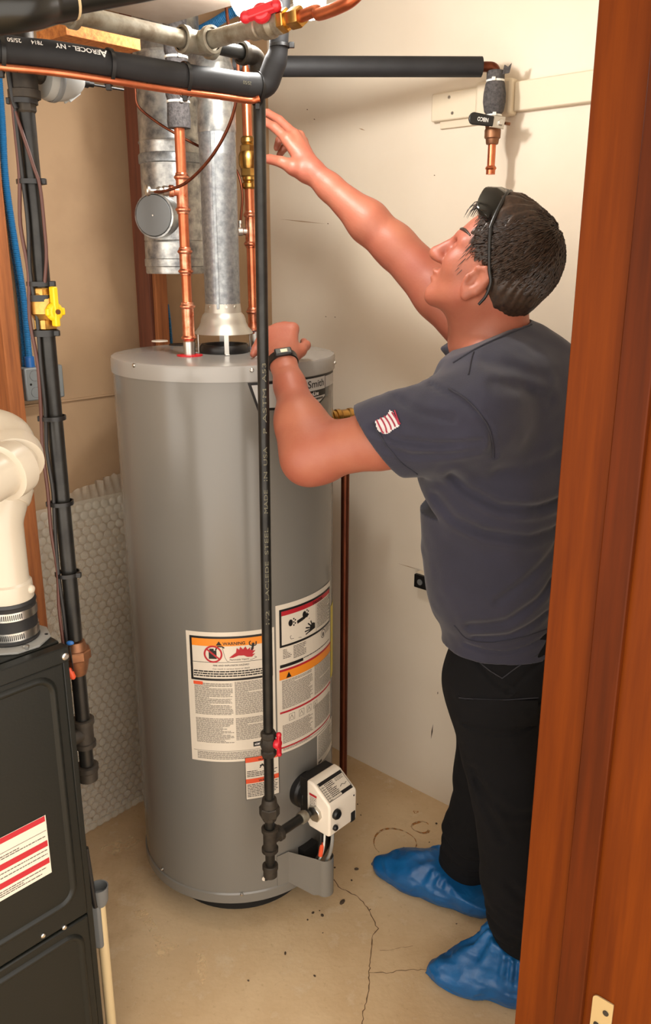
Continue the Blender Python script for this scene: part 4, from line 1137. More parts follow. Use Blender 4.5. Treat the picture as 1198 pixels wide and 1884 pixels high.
part('foam_tie', iv, M['tie_white'], lambda m: ring_on(m, vp_(vz(149)), UP, .0195, .005, .0016))
part('foam_tie', iv, M['tie_white'], lambda m: ring_on(m, vp_(vz(213)), UP, .0175, .005, .0016))
part('tie_head', iv, M['tie_white'], lambda m: m.box(vp_(vz(148)) + Vector((-.008, -.021, 0)), (.008, .007, .008)), bevel=.001)
part('tie_head', iv, M['tie_white'], lambda m: m.box(vp_(vz(212)) + Vector((-.002, -.020, 0)), (.008, .007, .008)), bevel=.001)
part('valve_body', iv, M['bronze'], lambda m: (m.lathe([(.0130, vz(266)), (.0145, vz(264)), (.0155, vz(256)), (.0185, vz(254)), (.0190, vz(240)), (.0170, vz(236)), (.0190, vz(228)), (.0175, vz(219))], Vector((VX.x, VX.y, 0)), UP, 24), m.lathe([(.0090, 0), (.0090, .028)], vp_(vz(230)), Vector((.05, -1, 0)), 14)), smooth=30)
part('copper_stub', iv, M['copper'], lambda m: m.lathe([(.0095, vz(321)), (.0108, vz(321)), (.0108, vz(313)), (.0118, vz(312)), (.0135, vz(310)), (.0118, vz(307)), (.0092, vz(305)), (.0092, vz(262))], Vector((VX.x, VX.y, 0)), UP, 22), smooth=30)
lx = Vector((.985, .10, -.12)).normalized(); lz = Vector((.12, 0, .99)).normalized()
lo = vp_(vz(228)) + Vector((0, -.031, 0))
lev = part('lever', iv, M['steel'], lambda m: (m.box(lo + lx * .004, (.034, .004, .026), (lx, lx.cross(lz), lz)), m.lathe([(.0075, 0), (.0075, .007)], lo + lx * .012 + Vector((0, -.002, 0)), Vector((0, -1, 0)), 6)), bevel=.001)
def grip(m):
    pts = [(-.064, -.004), (-.060, -.0110), (-.054, -.0132), (-.006, -.0110), (-.006, .0110), (-.054, .0132), (-.060, .0110), (-.064, .004)]
    m.prism([(p[0], p[1]) for p in pts], lo + Vector((0, .0045, 0)), lx, lz, .008)
gr = part('lever_grip', iv, M['black_plastic'], grip, bevel=.002)
gm = planemap(lo + Vector((0, -.0040, 0)), lx, lz)
g = Print(gm); g.text('NIBCO', -.0310, .0042, .0120, .0008, 'c', bold=.015, width=.026, flip=True); g.micro(-.040, .0056, -.015, .0086, .003, random.Random(4), .5, .0008, 0, .003, .006)
g.make('white_lettering', M['print_white'], gr)
part('stem_tip', iv, M['bronze'], lambda m: m.lathe([(.0035, 0), (.0035, .012)], lo + lx * .022, lx, 8))

# ---------------------------------------------------------------- cable raceway on the right wall
def wr(px, py, d=0.0):
    return hit_a(px, py, 0.0) - E1 * d
r0, r1 = wr(803, 230), wr(803, 174)
zr0 = (wr(803, 230).z + wr(1088, 186).z) / 2; zr1 = (wr(803, 174).z + wr(1088, 134).z) / 2
b0 = to_rm(wr(803, 200))[1]; b1 = to_rm(wr(1088, 160))[1] + .25
bx0, bx1 = to_rm(wr(888, 190))[1], to_rm(wr(955, 180))[1]
race = thing('cable_raceway', 'cream metal cable raceway with box running along the right wall', 'raceway', rm(0, b0, zr0))
RA = (E2, -E1, UP)
part('channel', race, M['raceway'], lambda m: m.box(rm(.011, (bx1 + b1) / 2, (zr0 + zr1) / 2), (b1 - bx1, .022, zr1 - zr0), RA), bevel=.003)
part('end_channel', race, M['raceway'], lambda m: m.box(rm(.011, (b0 + bx0) / 2, (zr0 + zr1) / 2), (bx0 - b0, .022, zr1 - zr0), RA), bevel=.003)
part('junction_box', race, M['raceway'], lambda m: m.box(rm(.018, (bx0 + bx1) / 2, (zr0 + zr1) / 2), (bx1 - bx0, .036, zr1 - zr0 + .016), RA), bevel=.008, seg=3)
part('backing_strip', race, M['raceway'], lambda m: m.box(rm(.005, (b0 + .02 + bx0) / 2, zr0 - .008), (bx0 - b0 - .02, .010, .018), RA), bevel=.001)
for y in (181, 210):
    p = wr(836 + (y - 181) * .2, y, .022)
    part('screw', race, M['steel'], lambda m: m.lathe([(.0042, 0), (.0035, .0018)], p, -E1, 12))
# ---------------------------------------------------------------- black magnetic catch on the wall
k0 = wr(772, 1065); kb = to_rm(k0)[1]; kz = (wr(772, 1052).z + wr(772, 1074).z) / 2; kh = wr(772, 1050).z - wr(772, 1074).z
catch = thing('wall_catch', 'small black catch block on the cream wall behind the shirt', 'catch', rm(0, kb + .03, kz - kh / 2))
part('block', catch, M['black_plastic'], lambda m: m.box(rm(.014, kb + .034, kz), (.068, .028, kh), RA), bevel=.002)
part('striker', catch, M['grey_plastic'], lambda m: m.lathe([(.009, 0), (.009, .002)], rm(.028, kb + .022, kz), -E1, 20))
part('top_plate', catch, M['raceway'], lambda m: m.box(rm(.010, kb + .034, kz + kh / 2 + .002), (.066, .02, .004), RA), bevel=.001)

# ================================================================== STUDS, CONDUIT, WRAP, OVERHEAD THINGS
def stud(px, py, label, name='wall_stud', ztop=CEIL - .002, mat='wood', dep=.089, wid=.038):
    """upright 2x4 on the left wall whose front face starts (left edge) at the picture point"""
    p = hit_b(px, py, dep); a = to_rm(p)[0]
    mb = MB(); mb.box(rm(a - wid / 2, dep / 2 + .001, ztop / 2), (wid, dep, ztop), (E1, E2, UP))
    o = obj(name, mb, M[mat], None, smooth=0, bevel=.0015)
    tag(o, label, 'stud'); return o, a
s1_, sa1 = stud(24, 800, 'orange fir stud at the left picture edge behind the white vent pipes')
s2_, sa2 = stud(290, 600, 'brown fir stud standing behind the big round duct', mat='wood')
# thin dark sheet: shade on the second stud's near side, put into colour
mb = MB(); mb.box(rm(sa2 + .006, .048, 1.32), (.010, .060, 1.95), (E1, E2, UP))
tag(obj('stud_side_shade', mb, M['wood_shade'], None, smooth=0, bevel=.001), 'narrow dark red-brown batten painting the shaded side of the stud behind the duct', 'overlay')

def conduit(pts, label, r=.0088, mat='blue_conduit'):
    P = spline(pts, 10)
    # resample evenly at ribs
    L = [0.0]
    for i in range(1, len(P)): L.append(L[-1] + (P[i] - P[i - 1]).length)
    step = .0021; n = int(L[-1] / step); Q = []; R = []; j = 0
    for k in range(n):
        l = k * step
        while j < len(L) - 2 and L[j + 1] < l: j += 1
        Q.append(P[j].lerp(P[j + 1], (l - L[j]) / max(L[j + 1] - L[j], 1e-9)))
        R.append(r if k % 2 else r - .0016)
    mb = MB(); mb.tube(Q, R, 12)
    o = obj('flexible_conduit', mb, M[mat], None, smooth=60)
    tag(o, label, 'conduit', 'blue conduits'); return o
bxp = hit_b(45, 690, .03)
conduit([hit_b(-4, 120, .055), hit_b(4, 230, .05), hit_b(10, 330, .048), hit_b(26, 440, .045), hit_b(42, 540, .04), hit_b(50, 620, .034), hit_b(54, 662, .03)], 'blue corrugated conduit dropping into the grey junction box, front run')
conduit([hit_b(8, 330, .024), hit_b(22, 440, .022), hit_b(36, 540, .018), hit_b(44, 640, .014), hit_b(46, 700, .013)], 'second blue corrugated conduit half hidden behind the stud', .0080)
conduit([at(362, 60, 2.32), at(392, 44, 2.30), at(430, 22, 2.28), at(470, 10, 2.28)], 'short blue conduit glimpsed behind the flue under the ceiling', .012)
conduit([hit_b(308, 560, .02), hit_b(312, 590, .018), hit_b(316, 640, .018)], 'sliver of blue conduit right of the stud above the heater', .005)
# junction box
jz0, jz1 = hit_b(60, 738, .045).z, hit_b(60, 676, .045).z
ja1 = to_rm(hit_b(46, 700, .045))[0]; ja0 = ja1 - .105
jb = thing('junction_box', 'grey steel junction box on the wall behind the gas drop', 'electrical box', rm((ja0 + ja1) / 2, 0, jz0))
part('box_body', jb, M['box_grey'], lambda m: m.box(rm((ja0 + ja1) / 2, .024, (jz0 + jz1) / 2), (ja1 - ja0, .044, jz1 - jz0), (E1, E2, UP)), bevel=.004)
for k, (u, v) in enumerate(((.25, .75), (.25, .25), (.7, .75), (.7, .25))):
    c = rm(ja1 - (ja1 - ja0) * u, .046, jz0 + (jz1 - jz0) * v)
    part('knockout', jb, M['galv'], lambda m: m.lathe([(.0120, -.0004), (.0130, .0008), (.0140, -.0004)], c, E2, 24, cap=False))
part('screw_hole', jb, M['dark'], lambda m: m.lathe([(.003, 0), (.003, .0006)], rm(ja1 - .014, .046, (jz0 + jz1) / 2), E2, 10))
part('conduit_connector', jb, M['blue_disc'], lambda m: m.lathe([(.0115, -.003), (.0120, .0), (.0120, .024), (.0105, .026)], Vector((hit_b(54, 662, .03).x, hit_b(54, 662, .03).y, jz1 + .0)), UP, 16))

# bubble wrap hung on the left wall
def wrap():
    a1 = min(to_rm(hit_b(64, 930, .034))[0], sa1 - .042 + .012); a0 = sa2 + .030
    zt = hit_b(150, 925, .034).z
    r = .0124; px_ = r * 2.06; pz = px_ * .866
    vs = []; fs = []
    def P(a, z, h):
        w = .006 * math.sin(a * 9 + z * 3) + .004 * math.sin(z * 14 + a * 5)
        return rm(a, .034 + w + h, z)
    # carrier sheet
    na, nz_ = 40, 46
    left = lambda z: a1 - .010 * math.sin(z * 13) - .012 * math.sin(z * 5 + 1) - .03 * max(0, (.5 - z))
    for j in range(nz_ + 1):
        z = zt * j / nz_
        for i in range(na + 1):
            al = left(z); a = a0 + (al - a0) * i / na
            vs.append(P(a, .004 + z, 0))
    for j in range(nz_):
        for i in range(na):
            o = j * (na + 1) + i; fs.append((o, o + 1, o + na + 2, o + na + 1))
    row = 0; z = .014
    rb = random.Random(3)
    while z < zt - r:
        a = a0 + r + (px_ / 2 if row % 2 else 0)
        while a < left(z) - r:
            o = len(vs); h = .0052 * rb.uniform(.55, 1.1)
            rings = ((1.0, 0.0), (.93, .62), (.66, .95))
            for q, hh in rings:
                for k in range(10):
                    t = 2 * math.pi * k / 10
                    vs.append(P(a + math.cos(t) * r * q, z + math.sin(t) * r * q, h * hh + .0003))
            vs.append(P(a, z, h))
            for lv in range(2):
                for k in range(10):
                    k2 = (k + 1) % 10
                    fs.append((o + lv * 10 + k, o + lv * 10 + k2, o + (lv + 1) * 10 + k2, o + (lv + 1) * 10 + k))
            for k in range(10): fs.append((o + 20 + k, o + 20 + (k + 1) % 10, o + 30))
            a += px_
        z += pz; row += 1
    return vs, fs, zt, a1
m_wrap = bpy.data.materials.new('clear_bubble_film'); m_wrap.use_nodes = True
nt = m_wrap.node_tree; pb = nt.nodes['Principled BSDF']; pb.inputs['Base Color'].default_value = lin((226, 222, 208)); pb.inputs['Roughness'].default_value = .10; pb.inputs['Alpha'].default_value = .34
pb.inputs['Specular IOR Level'].default_value = .8
vs, fs, wzt, wa1 = wrap()
mb = MB(); mb.v = [Vector(v) for v in vs]; mb.f = fs
bw = obj('bubble_wrap', mb, m_wrap, None, smooth=50)
tag(bw, 'clear bubble-wrap insulation sheet hanging on the lower left wall', 'bubble wrap', kind='stuff')
# folded-back rear layer sticking up above the front edge
mb = MB(); vs = []; fs = []; n = 40
za = hit_b(120, 912, .012).z; zb2 = hit_b(228, 868, .012).z
aa, ab = to_rm(hit_b(110, 920, .012))[0], sa2 + .030
rb = random.Random(9)
for i in range(n + 1):
    u = i / n; a = aa + (ab - aa) * u
    for j in range(7):
        z = wzt - .06 + (za + (zb2 - za) * min(1, u * 1.6) - wzt + .06) * j / 6 + (rb.uniform(-.004, .004) if j == 6 else 0)
        vs.append(rm(a, .012 + .006 * math.sin(i * 1.7 + j) * (j / 6) + rb.uniform(0, .004), z))
for i in range(n):
    for j in range(6): fs.append((i * 7 + j, i * 7 + 7 + j, i * 7 + 8 + j, i * 7 + 1 + j))
mb.add(vs, fs)
tag(obj('plastic_film_flap', mb, m_wrap, None, smooth=60), 'crinkled clear film flap showing above the bubble wrap', 'plastic film')

# soffit duct overhead
SF = atz(308, 46, 2.075)
sa, sb, _ = to_rm(SF)
mb = MB(); mb.box(rm(sa + .45, sb + .12, 2.19), (.90, .24, .23), (E1, E2, UP))
tag(obj('rectangular_duct', mb, M['duct_board'], None, smooth=0, bevel=.003), 'broad grey rectangular duct overhead at top left', 'duct')
# particle-board offcut
PB = at(132, 66, 1.52)
pa, pbb, pz_ = to_rm(PB)
pe = to_rm(at(242, 88, 1.62))[0]
mb = MB(); mb.box(rm((pa + pe) / 2, pbb - .045, pz_ + .009), (abs(pa - pe) + .02, .09, .018), (E1, E2, UP))
tag(obj('board_offcut', mb, M['particle'], None, smooth=0, bevel=.0008), 'particle-board offcut lying above the grey gas main', 'board')
# black waste pipe, top left
wp = thing('waste_pipe', 'large black plastic waste pipe with elbow in the top left corner', 'pipe', at(60, 20, 1.38))
W0, W1, W2 = at(400, -52, 1.43), at(100, 0, 1.27), at(45, 14, 1.225)
part('run', wp, M['abs'], lambda m: m.tube([W0, W1], .0215, 26), smooth=50)
part('elbow', wp, M['abs'], lambda m: m.tube(bent([W1 + (W0 - W1).normalized() * .02, W1 - (W0 - W1).normalized() * .012, W2, at(-80, 26, 1.20)], .05, 6), .0280, 26), smooth=50)
part('cement_bead', wp, M['pvc_cream'], lambda m: ring_on(m, W1 + (W0 - W1).normalized() * .022, (W0 - W1).normalized(), .0212, .006, .0064))
mb = MB(); mb.tube(spline([at(8, -20, 1.33), at(9, 40, 1.335), at(12, 100, 1.375), at(22, 175, 1.382), at(30, 200, 1.383)], 6), .0042, 8)
tag(obj('control_cable', mb, M['wire_black'], None, smooth=60), 'thick black cable hanging down at the upper left picture edge', 'cable')

# ================================================================== FURNACE
FC = atz(122, 1186, 1.0)
fa, fb, fz = to_rm(FC)
FW, FD = .56, fb - .03
furn = thing('furnace', 'dark charcoal gas furnace cabinet in the lower left corner', 'furnace', rm(fa + FW / 2, fb - FD / 2, 0))
FA = (-E1, E2, UP)     # x: left along the front, y: out, z
def fp(x, z, d=0.0): return rm(fa + x, fb + d, z)
part('cabinet', furn, M['furnace'], lambda m: m.box(rm(fa + FW / 2, fb - FD / 2 - .012, .5), (FW, FD - .022, 1.0), FA), bevel=.003)
zs = hit_b(160, 1680, fb).z
def door(m, z0, z1):
    m.box(rm(fa + FW / 2 + .004, fb - .006, (z0 + z1) / 2), (FW - .012, .018, z1 - z0), FA)
up_d = part('upper_door', furn, M['furnace'], lambda m: door(m, zs + .002, .972), bevel=.004, seg=3)
lo_d = part('lower_door', furn, M['furnace'], lambda m: door(m, .03, zs - .002), bevel=.004, seg=3)
part('top_flange', furn, M['furnace'], lambda m: m.box(rm(fa + FW / 2, fb - .004, .986), (FW, .022, .028), FA), bevel=.002)
part('corner_post', furn, M['furnace'], lambda m: m.box(rm(fa + .004, fb - .01, .5), (.012, .02, .98), FA), bevel=.002)
def emboss(m, x0, z0, x1, z1, r=.03, w=.007, h=.005):
    pts = []
    for cx_, cz_, a0 in ((x1 - r, z1 - r, 0), (x0 + r, z1 - r, 90), (x0 + r, z0 + r, 180), (x1 - r, z0 + r, 270)):
        for k in range(7):
            a = math.radians(a0 + 15 * k); pts.append((cx_ + r * math.cos(a), cz_ + r * math.sin(a)))
    n = len(pts); vs = []; fs = []
    for i, p in enumerate(pts):
        q = pts[i - 1]; s_ = pts[(i + 1) % n]
        tx, tz_ = s_[0] - q[0], s_[1] - q[1]; L = math.hypot(tx, tz_); nx, nz = tz_ / L, -tx / L
        for o, hh in ((-w, 0), (-w * .5, h * .8), (0, h), (w * .5, h * .8), (w, 0)):
            vs.append(fp(p[0] + nx * o, p[1] + nz * o, .003 + hh))
    for i in range(n):
        j = (i + 1) % n
        for k in range(4): fs.append((5 * i + k, 5 * j + k, 5 * j + k + 1, 5 * i + k + 1))
    m.add(vs, fs)
def fxz(px, py):
    a, b, z = to_rm(hit_b(px, py, fb + .003)); return a - fa, z
e0 = fxz(96, 1250)
part('embossed_panel', up_d, M['furnace'], lambda m: emboss(m, e0[0], zs + .05, FW - .04, e0[1] + .006), smooth=60)
e1 = fxz(140, 1735)
part('embossed_panel', lo_d, M['furnace'], lambda m: emboss(m, e1[0] - .01, .06, FW - .04, e1[1] + .02), smooth=60)
for (px, py, pr) in ((118, 1706, up_d), (79, 1721, up_d)):
    x, z = fxz(px, py)
    part('screw', pr, M['steel'], lambda m: m.lathe([(.0048, 0), (.0048, .003), (.003, .0045), (.0002, .0046)], fp(x, z, .002), E2, 12))
x, z = fxz(122, 1193)
part('screw', furn, M['steel'], lambda m: m.lathe([(.0065, 0), (.0065, .004), (.004, .006), (.0003, .006)], fp(max(x, .009), .984, .006), E2, 12))
# label
lx1, lz1 = fxz(83, 1499); _, lz0 = fxz(92, 1606)
flm = planemap(fp(lx1, lz0, .0032), E1, UP)     # s runs right along +E1
W_ = .22; H_ = lz1 - lz0
g = Print(flm); g.rect(-W_, 0, 0, H_, .0006); fl_ = g.make('red_banded_label', M['paper'], up_d)
for b0_, b1_ in ((.905, .995), (.48, .58), (.185, .28)):
    g = Print(flm); g.rect(-W_, b0_ * H_, -.002, b1_ * H_, .0010); g.make('red_band', M['print_red'], fl_)
g = Print(flm); rgf = random.Random(8)
for b0_, b1_ in ((.60, .70), (.30, .43), (.02, .14)): g.micro(-W_ + .01, b0_ * H_, -.004, b1_ * H_, .0042, rgf, .42, .0010, .25, .002, .009)
g.rect(-W_, .745 * H_, -.002, .752 * H_, .0010)
g.make('small_print', M['print_grey'], fl_)
# vent coupling on top
VC = atz(24, 1178, 1.0); 
va, vb_, _ = to_rm(VC)
vent = thing('furnace_vent_pipe', 'white plastic furnace vent pipe rising from the cabinet in a rubber coupling', 'vent pipe', rm(va, vb_, 1.0))
def vc(z): return Vector((VC.x, VC.y, z))
def vzz(y): return zat(y, VC)
def flange_fn(m):
    pts = []
    for k in range(8):
        for q in range(4):
            a = math.radians(45 * k + 8 * q); r = .062 if k % 2 == 0 else .058
            pts.append((r * math.cos(a), r * math.sin(a)))
    m.prism(pts, vc(1.0), E2, E1, -.005) if False else m.lathe([(.061, 1.000), (.063, 1.002), (.063, 1.005), (.050, 1.007), (.046, 1.007)], Vector((VC.x, VC.y, 0)), UP, 10)
part('flange', vent, M['flange'], flange_fn, smooth=20)
for k in range(6):
    a = math.radians(60 * k + 12); d = Vector((math.cos(a), math.sin(a), 0))
    part('flange_screw', vent, M['steel'] if k % 2 else M['dark'], lambda m: m.lathe([(.0055 if k % 2 else .003, 1.004), (.0055 if k % 2 else .003, 1.0095 if k % 2 else 1.0068), (.003, 1.0105 if k % 2 else 1.007)], Vector((VC.x, VC.y, 0)) + d * .0555, UP, 10))
cpl = part('rubber_coupling', vent, M['rubber'], lambda m: m.lathe([(.0430, 1.006), (.0460, 1.010), (.0440, 1.012), (.0440, 1.072), (.0455, 1.075), (.0440, 1.080), (.0395, 1.081)], Vector((VC.x, VC.y, 0)), UP, 36), smooth=30)
for z0 in (1.016, 1.052):
    cb = part('hose_clamp', cpl, M['steel'], lambda m: m.lathe([(.0440, z0), (.0455, z0), (.0455, z0 + .015), (.0440, z0 + .015)], Vector((VC.x, VC.y, 0)), UP, 36, cap=False), smooth=30)
    g = Print(cylmap(VC.x, VC.y, .0455))
    for k in range(26): g.rect(-.045 + k * .0032, z0 + .003, -.0435 + k * .0032, z0 + .012, .0005)
    o = g.make('clamp_slots', M['dark'], cpl); o['kind'] = 'stuff'
PVR = .0365
ztop = vzz(1062)
part('stub_pipe', vent, M['pvc_cream'], lambda m: m.tube([vc(1.075), vc(vzz(1085))], PVR, 32), smooth=50)
part('socket_collar', vent, M['pvc'], lambda m: m.lathe([(PVR, vzz(1102)), (PVR + .0055, vzz(1101)), (PVR + .0065, vzz(1096)), (PVR + .0050, vzz(1070)), (PVR, vzz(1066))], Vector((VC.x, VC.y, 0)), UP, 36), smooth=30)
part('mold_nub', vent, M['pvc'], lambda m: m.ball(vc(vzz(1082)) + Vector((PVR + .004, -.004, 0)), .0085, 12, 8))
Q1 = at(24, 1000, 1.185); Q2 = at(30, 940, 1.20); 
mid = vc(vzz(985)); ex = mid + Vector((.012, .05, .045)); 
vpath = bent([vc(vzz(1075)), vc(vzz(958)), vc(vzz(958)) + Vector((.010, .030, .052)), vc(vzz(958)) + Vector((-.085, .070, .098))], .05, 8)
part('lower_elbow', vent, M['pvc'], lambda m: m.tube(vpath, [PVR + .001] * len(vpath), 32), smooth=60)
sk = vc(vzz(958)) + Vector((.006, .026, .045)); skd = Vector((.15, .5, .85)).normalized()
part('socket_ring', vent, M['pvc'], lambda m: m.lathe([(PVR, -.018), (PVR + .0055, -.016), (PVR + .0070, -.009), (PVR + .0070, .010), (PVR, .013)], sk, skd, 36), smooth=30)
g = Print(planemap(at(13, 992, 1.0), (1, 0, 0), (0, 0, 1)))
# second vent loop above
v2 = thing('intake_pipe', 'upper white plastic pipe bend at the left picture edge above the furnace', 'vent pipe', at(10, 850, 1.16))
A0, A1, A2, A3 = at(-90, 770, 1.28), at(8, 806, 1.27), at(42, 842, 1.22), at(-60, 905, 1.10)
pth = bent([A0, at(20, 800, 1.26), at(28, 858, 1.19), A3], .045, 8)
part('elbow_bend', v2, M['pvc'], lambda m: m.tube(pth, PVR - .003, 32), smooth=60)
k_ = len(pth) // 2
d1 = (pth[k_ + 1] - pth[k_ - 1]).normalized()
part('socket_ring', v2, M['pvc'], lambda m: m.lathe([(PVR - .004, -.020), (PVR + .0045, -.018), (PVR + .0055, -.010), (PVR + .0055, .008), (PVR - .003, .010)], pth[k_], d1, 36), smooth=30)
k_ = len(pth) - 3
d1 = (A3 - pth[k_]).normalized(); q = pth[-2]
part('outlet_ring', v2, M['pvc'], lambda m: m.lathe([(PVR - .004, -.022), (PVR + .0040, -.020), (PVR + .0055, -.006), (PVR + .0055, .010), (PVR - .003, .012)], q, d1, 36), smooth=30)
# condensate trap and drain pipe beside the cabinet
CT = at(182, 1640, 1.37)
trap = thing('condensate_trap', 'grey plastic condensate trap cup hooked on the furnace side', 'trap', CT)
def tcup(m):
    o = Vector((CT.x, CT.y, CT.z))
    m.lathe([(.0125, -.030), (.0165, -.020), (.0185, .010), (.0190, .012), (.0170, .012), (.0160, -.010), (.001, -.012)], o, UP, 24)
part('cup', trap, M['grey_plastic'], tcup, smooth=40)
part('trap_body', trap, M['grey_plastic'], lambda m: m.box(CT + Vector((-.012, -.004, -.075)), (.030, .022, .105)), bevel=.006, seg=3)
part('bracket', trap, M['grey_plastic'], lambda m: m.box(CT + Vector((-.022, -.012, -.028)), (.022, .010, .022)), bevel=.002)
mb = MB(); dr = at(193, 1760, 1.372); mb.tube([Vector((dr.x, dr.y, .002)), Vector((dr.x, dr.y, .2)), Vector((dr.x, dr.y, CT.z - .03))], .0105, 20)
tag(obj('condensate_pipe', mb, M['pvc_cream'], None, smooth=50), 'cream plastic drain pipe running down beside the furnace', 'pipe')
mb = MB(); mb.tube(spline([at(158, 1560, 1.345), at(166, 1610, 1.35), at(172, 1650, 1.352), at(176, 1668, 1.356)], 6), .0050, 10)
tag(obj('drain_hose', mb, M['rubber'], None, smooth=60), 'short black drain hose at the furnace edge above the trap', 'hose')

# ================================================================== THE PERSON (sculpted as smooth-blended volumes, meshed with surface nets)
_rs = np.random.RandomState(4)
_LAT = _rs.rand(24, 24, 24).astype(np.float32) * 2 - 1
def vnoise(X, Y, Z, sc):
    x, y, z = X * sc, Y * sc, Z * sc
    xi, yi, zi = np.floor(x).astype(int), np.floor(y).astype(int), np.floor(z).astype(int)
    fx, fy, fz = x - xi, y - yi, z - zi
    fx, fy, fz = fx * fx * (3 - 2 * fx), fy * fy * (3 - 2 * fy), fz * fz * (3 - 2 * fz)
    def g(a, b, c): return _LAT[(xi + a) % 24, (yi + b) % 24, (zi + c) % 24]
    return (((g(0, 0, 0) * (1 - fx) + g(1, 0, 0) * fx) * (1 - fy) + (g(0, 1, 0) * (1 - fx) + g(1, 1, 0) * fx) * fy) * (1 - fz)
            + ((g(0, 0, 1) * (1 - fx) + g(1, 0, 1) * fx) * (1 - fy) + (g(0, 1, 1) * (1 - fx) + g(1, 1, 1) * fx) * fy) * fz)

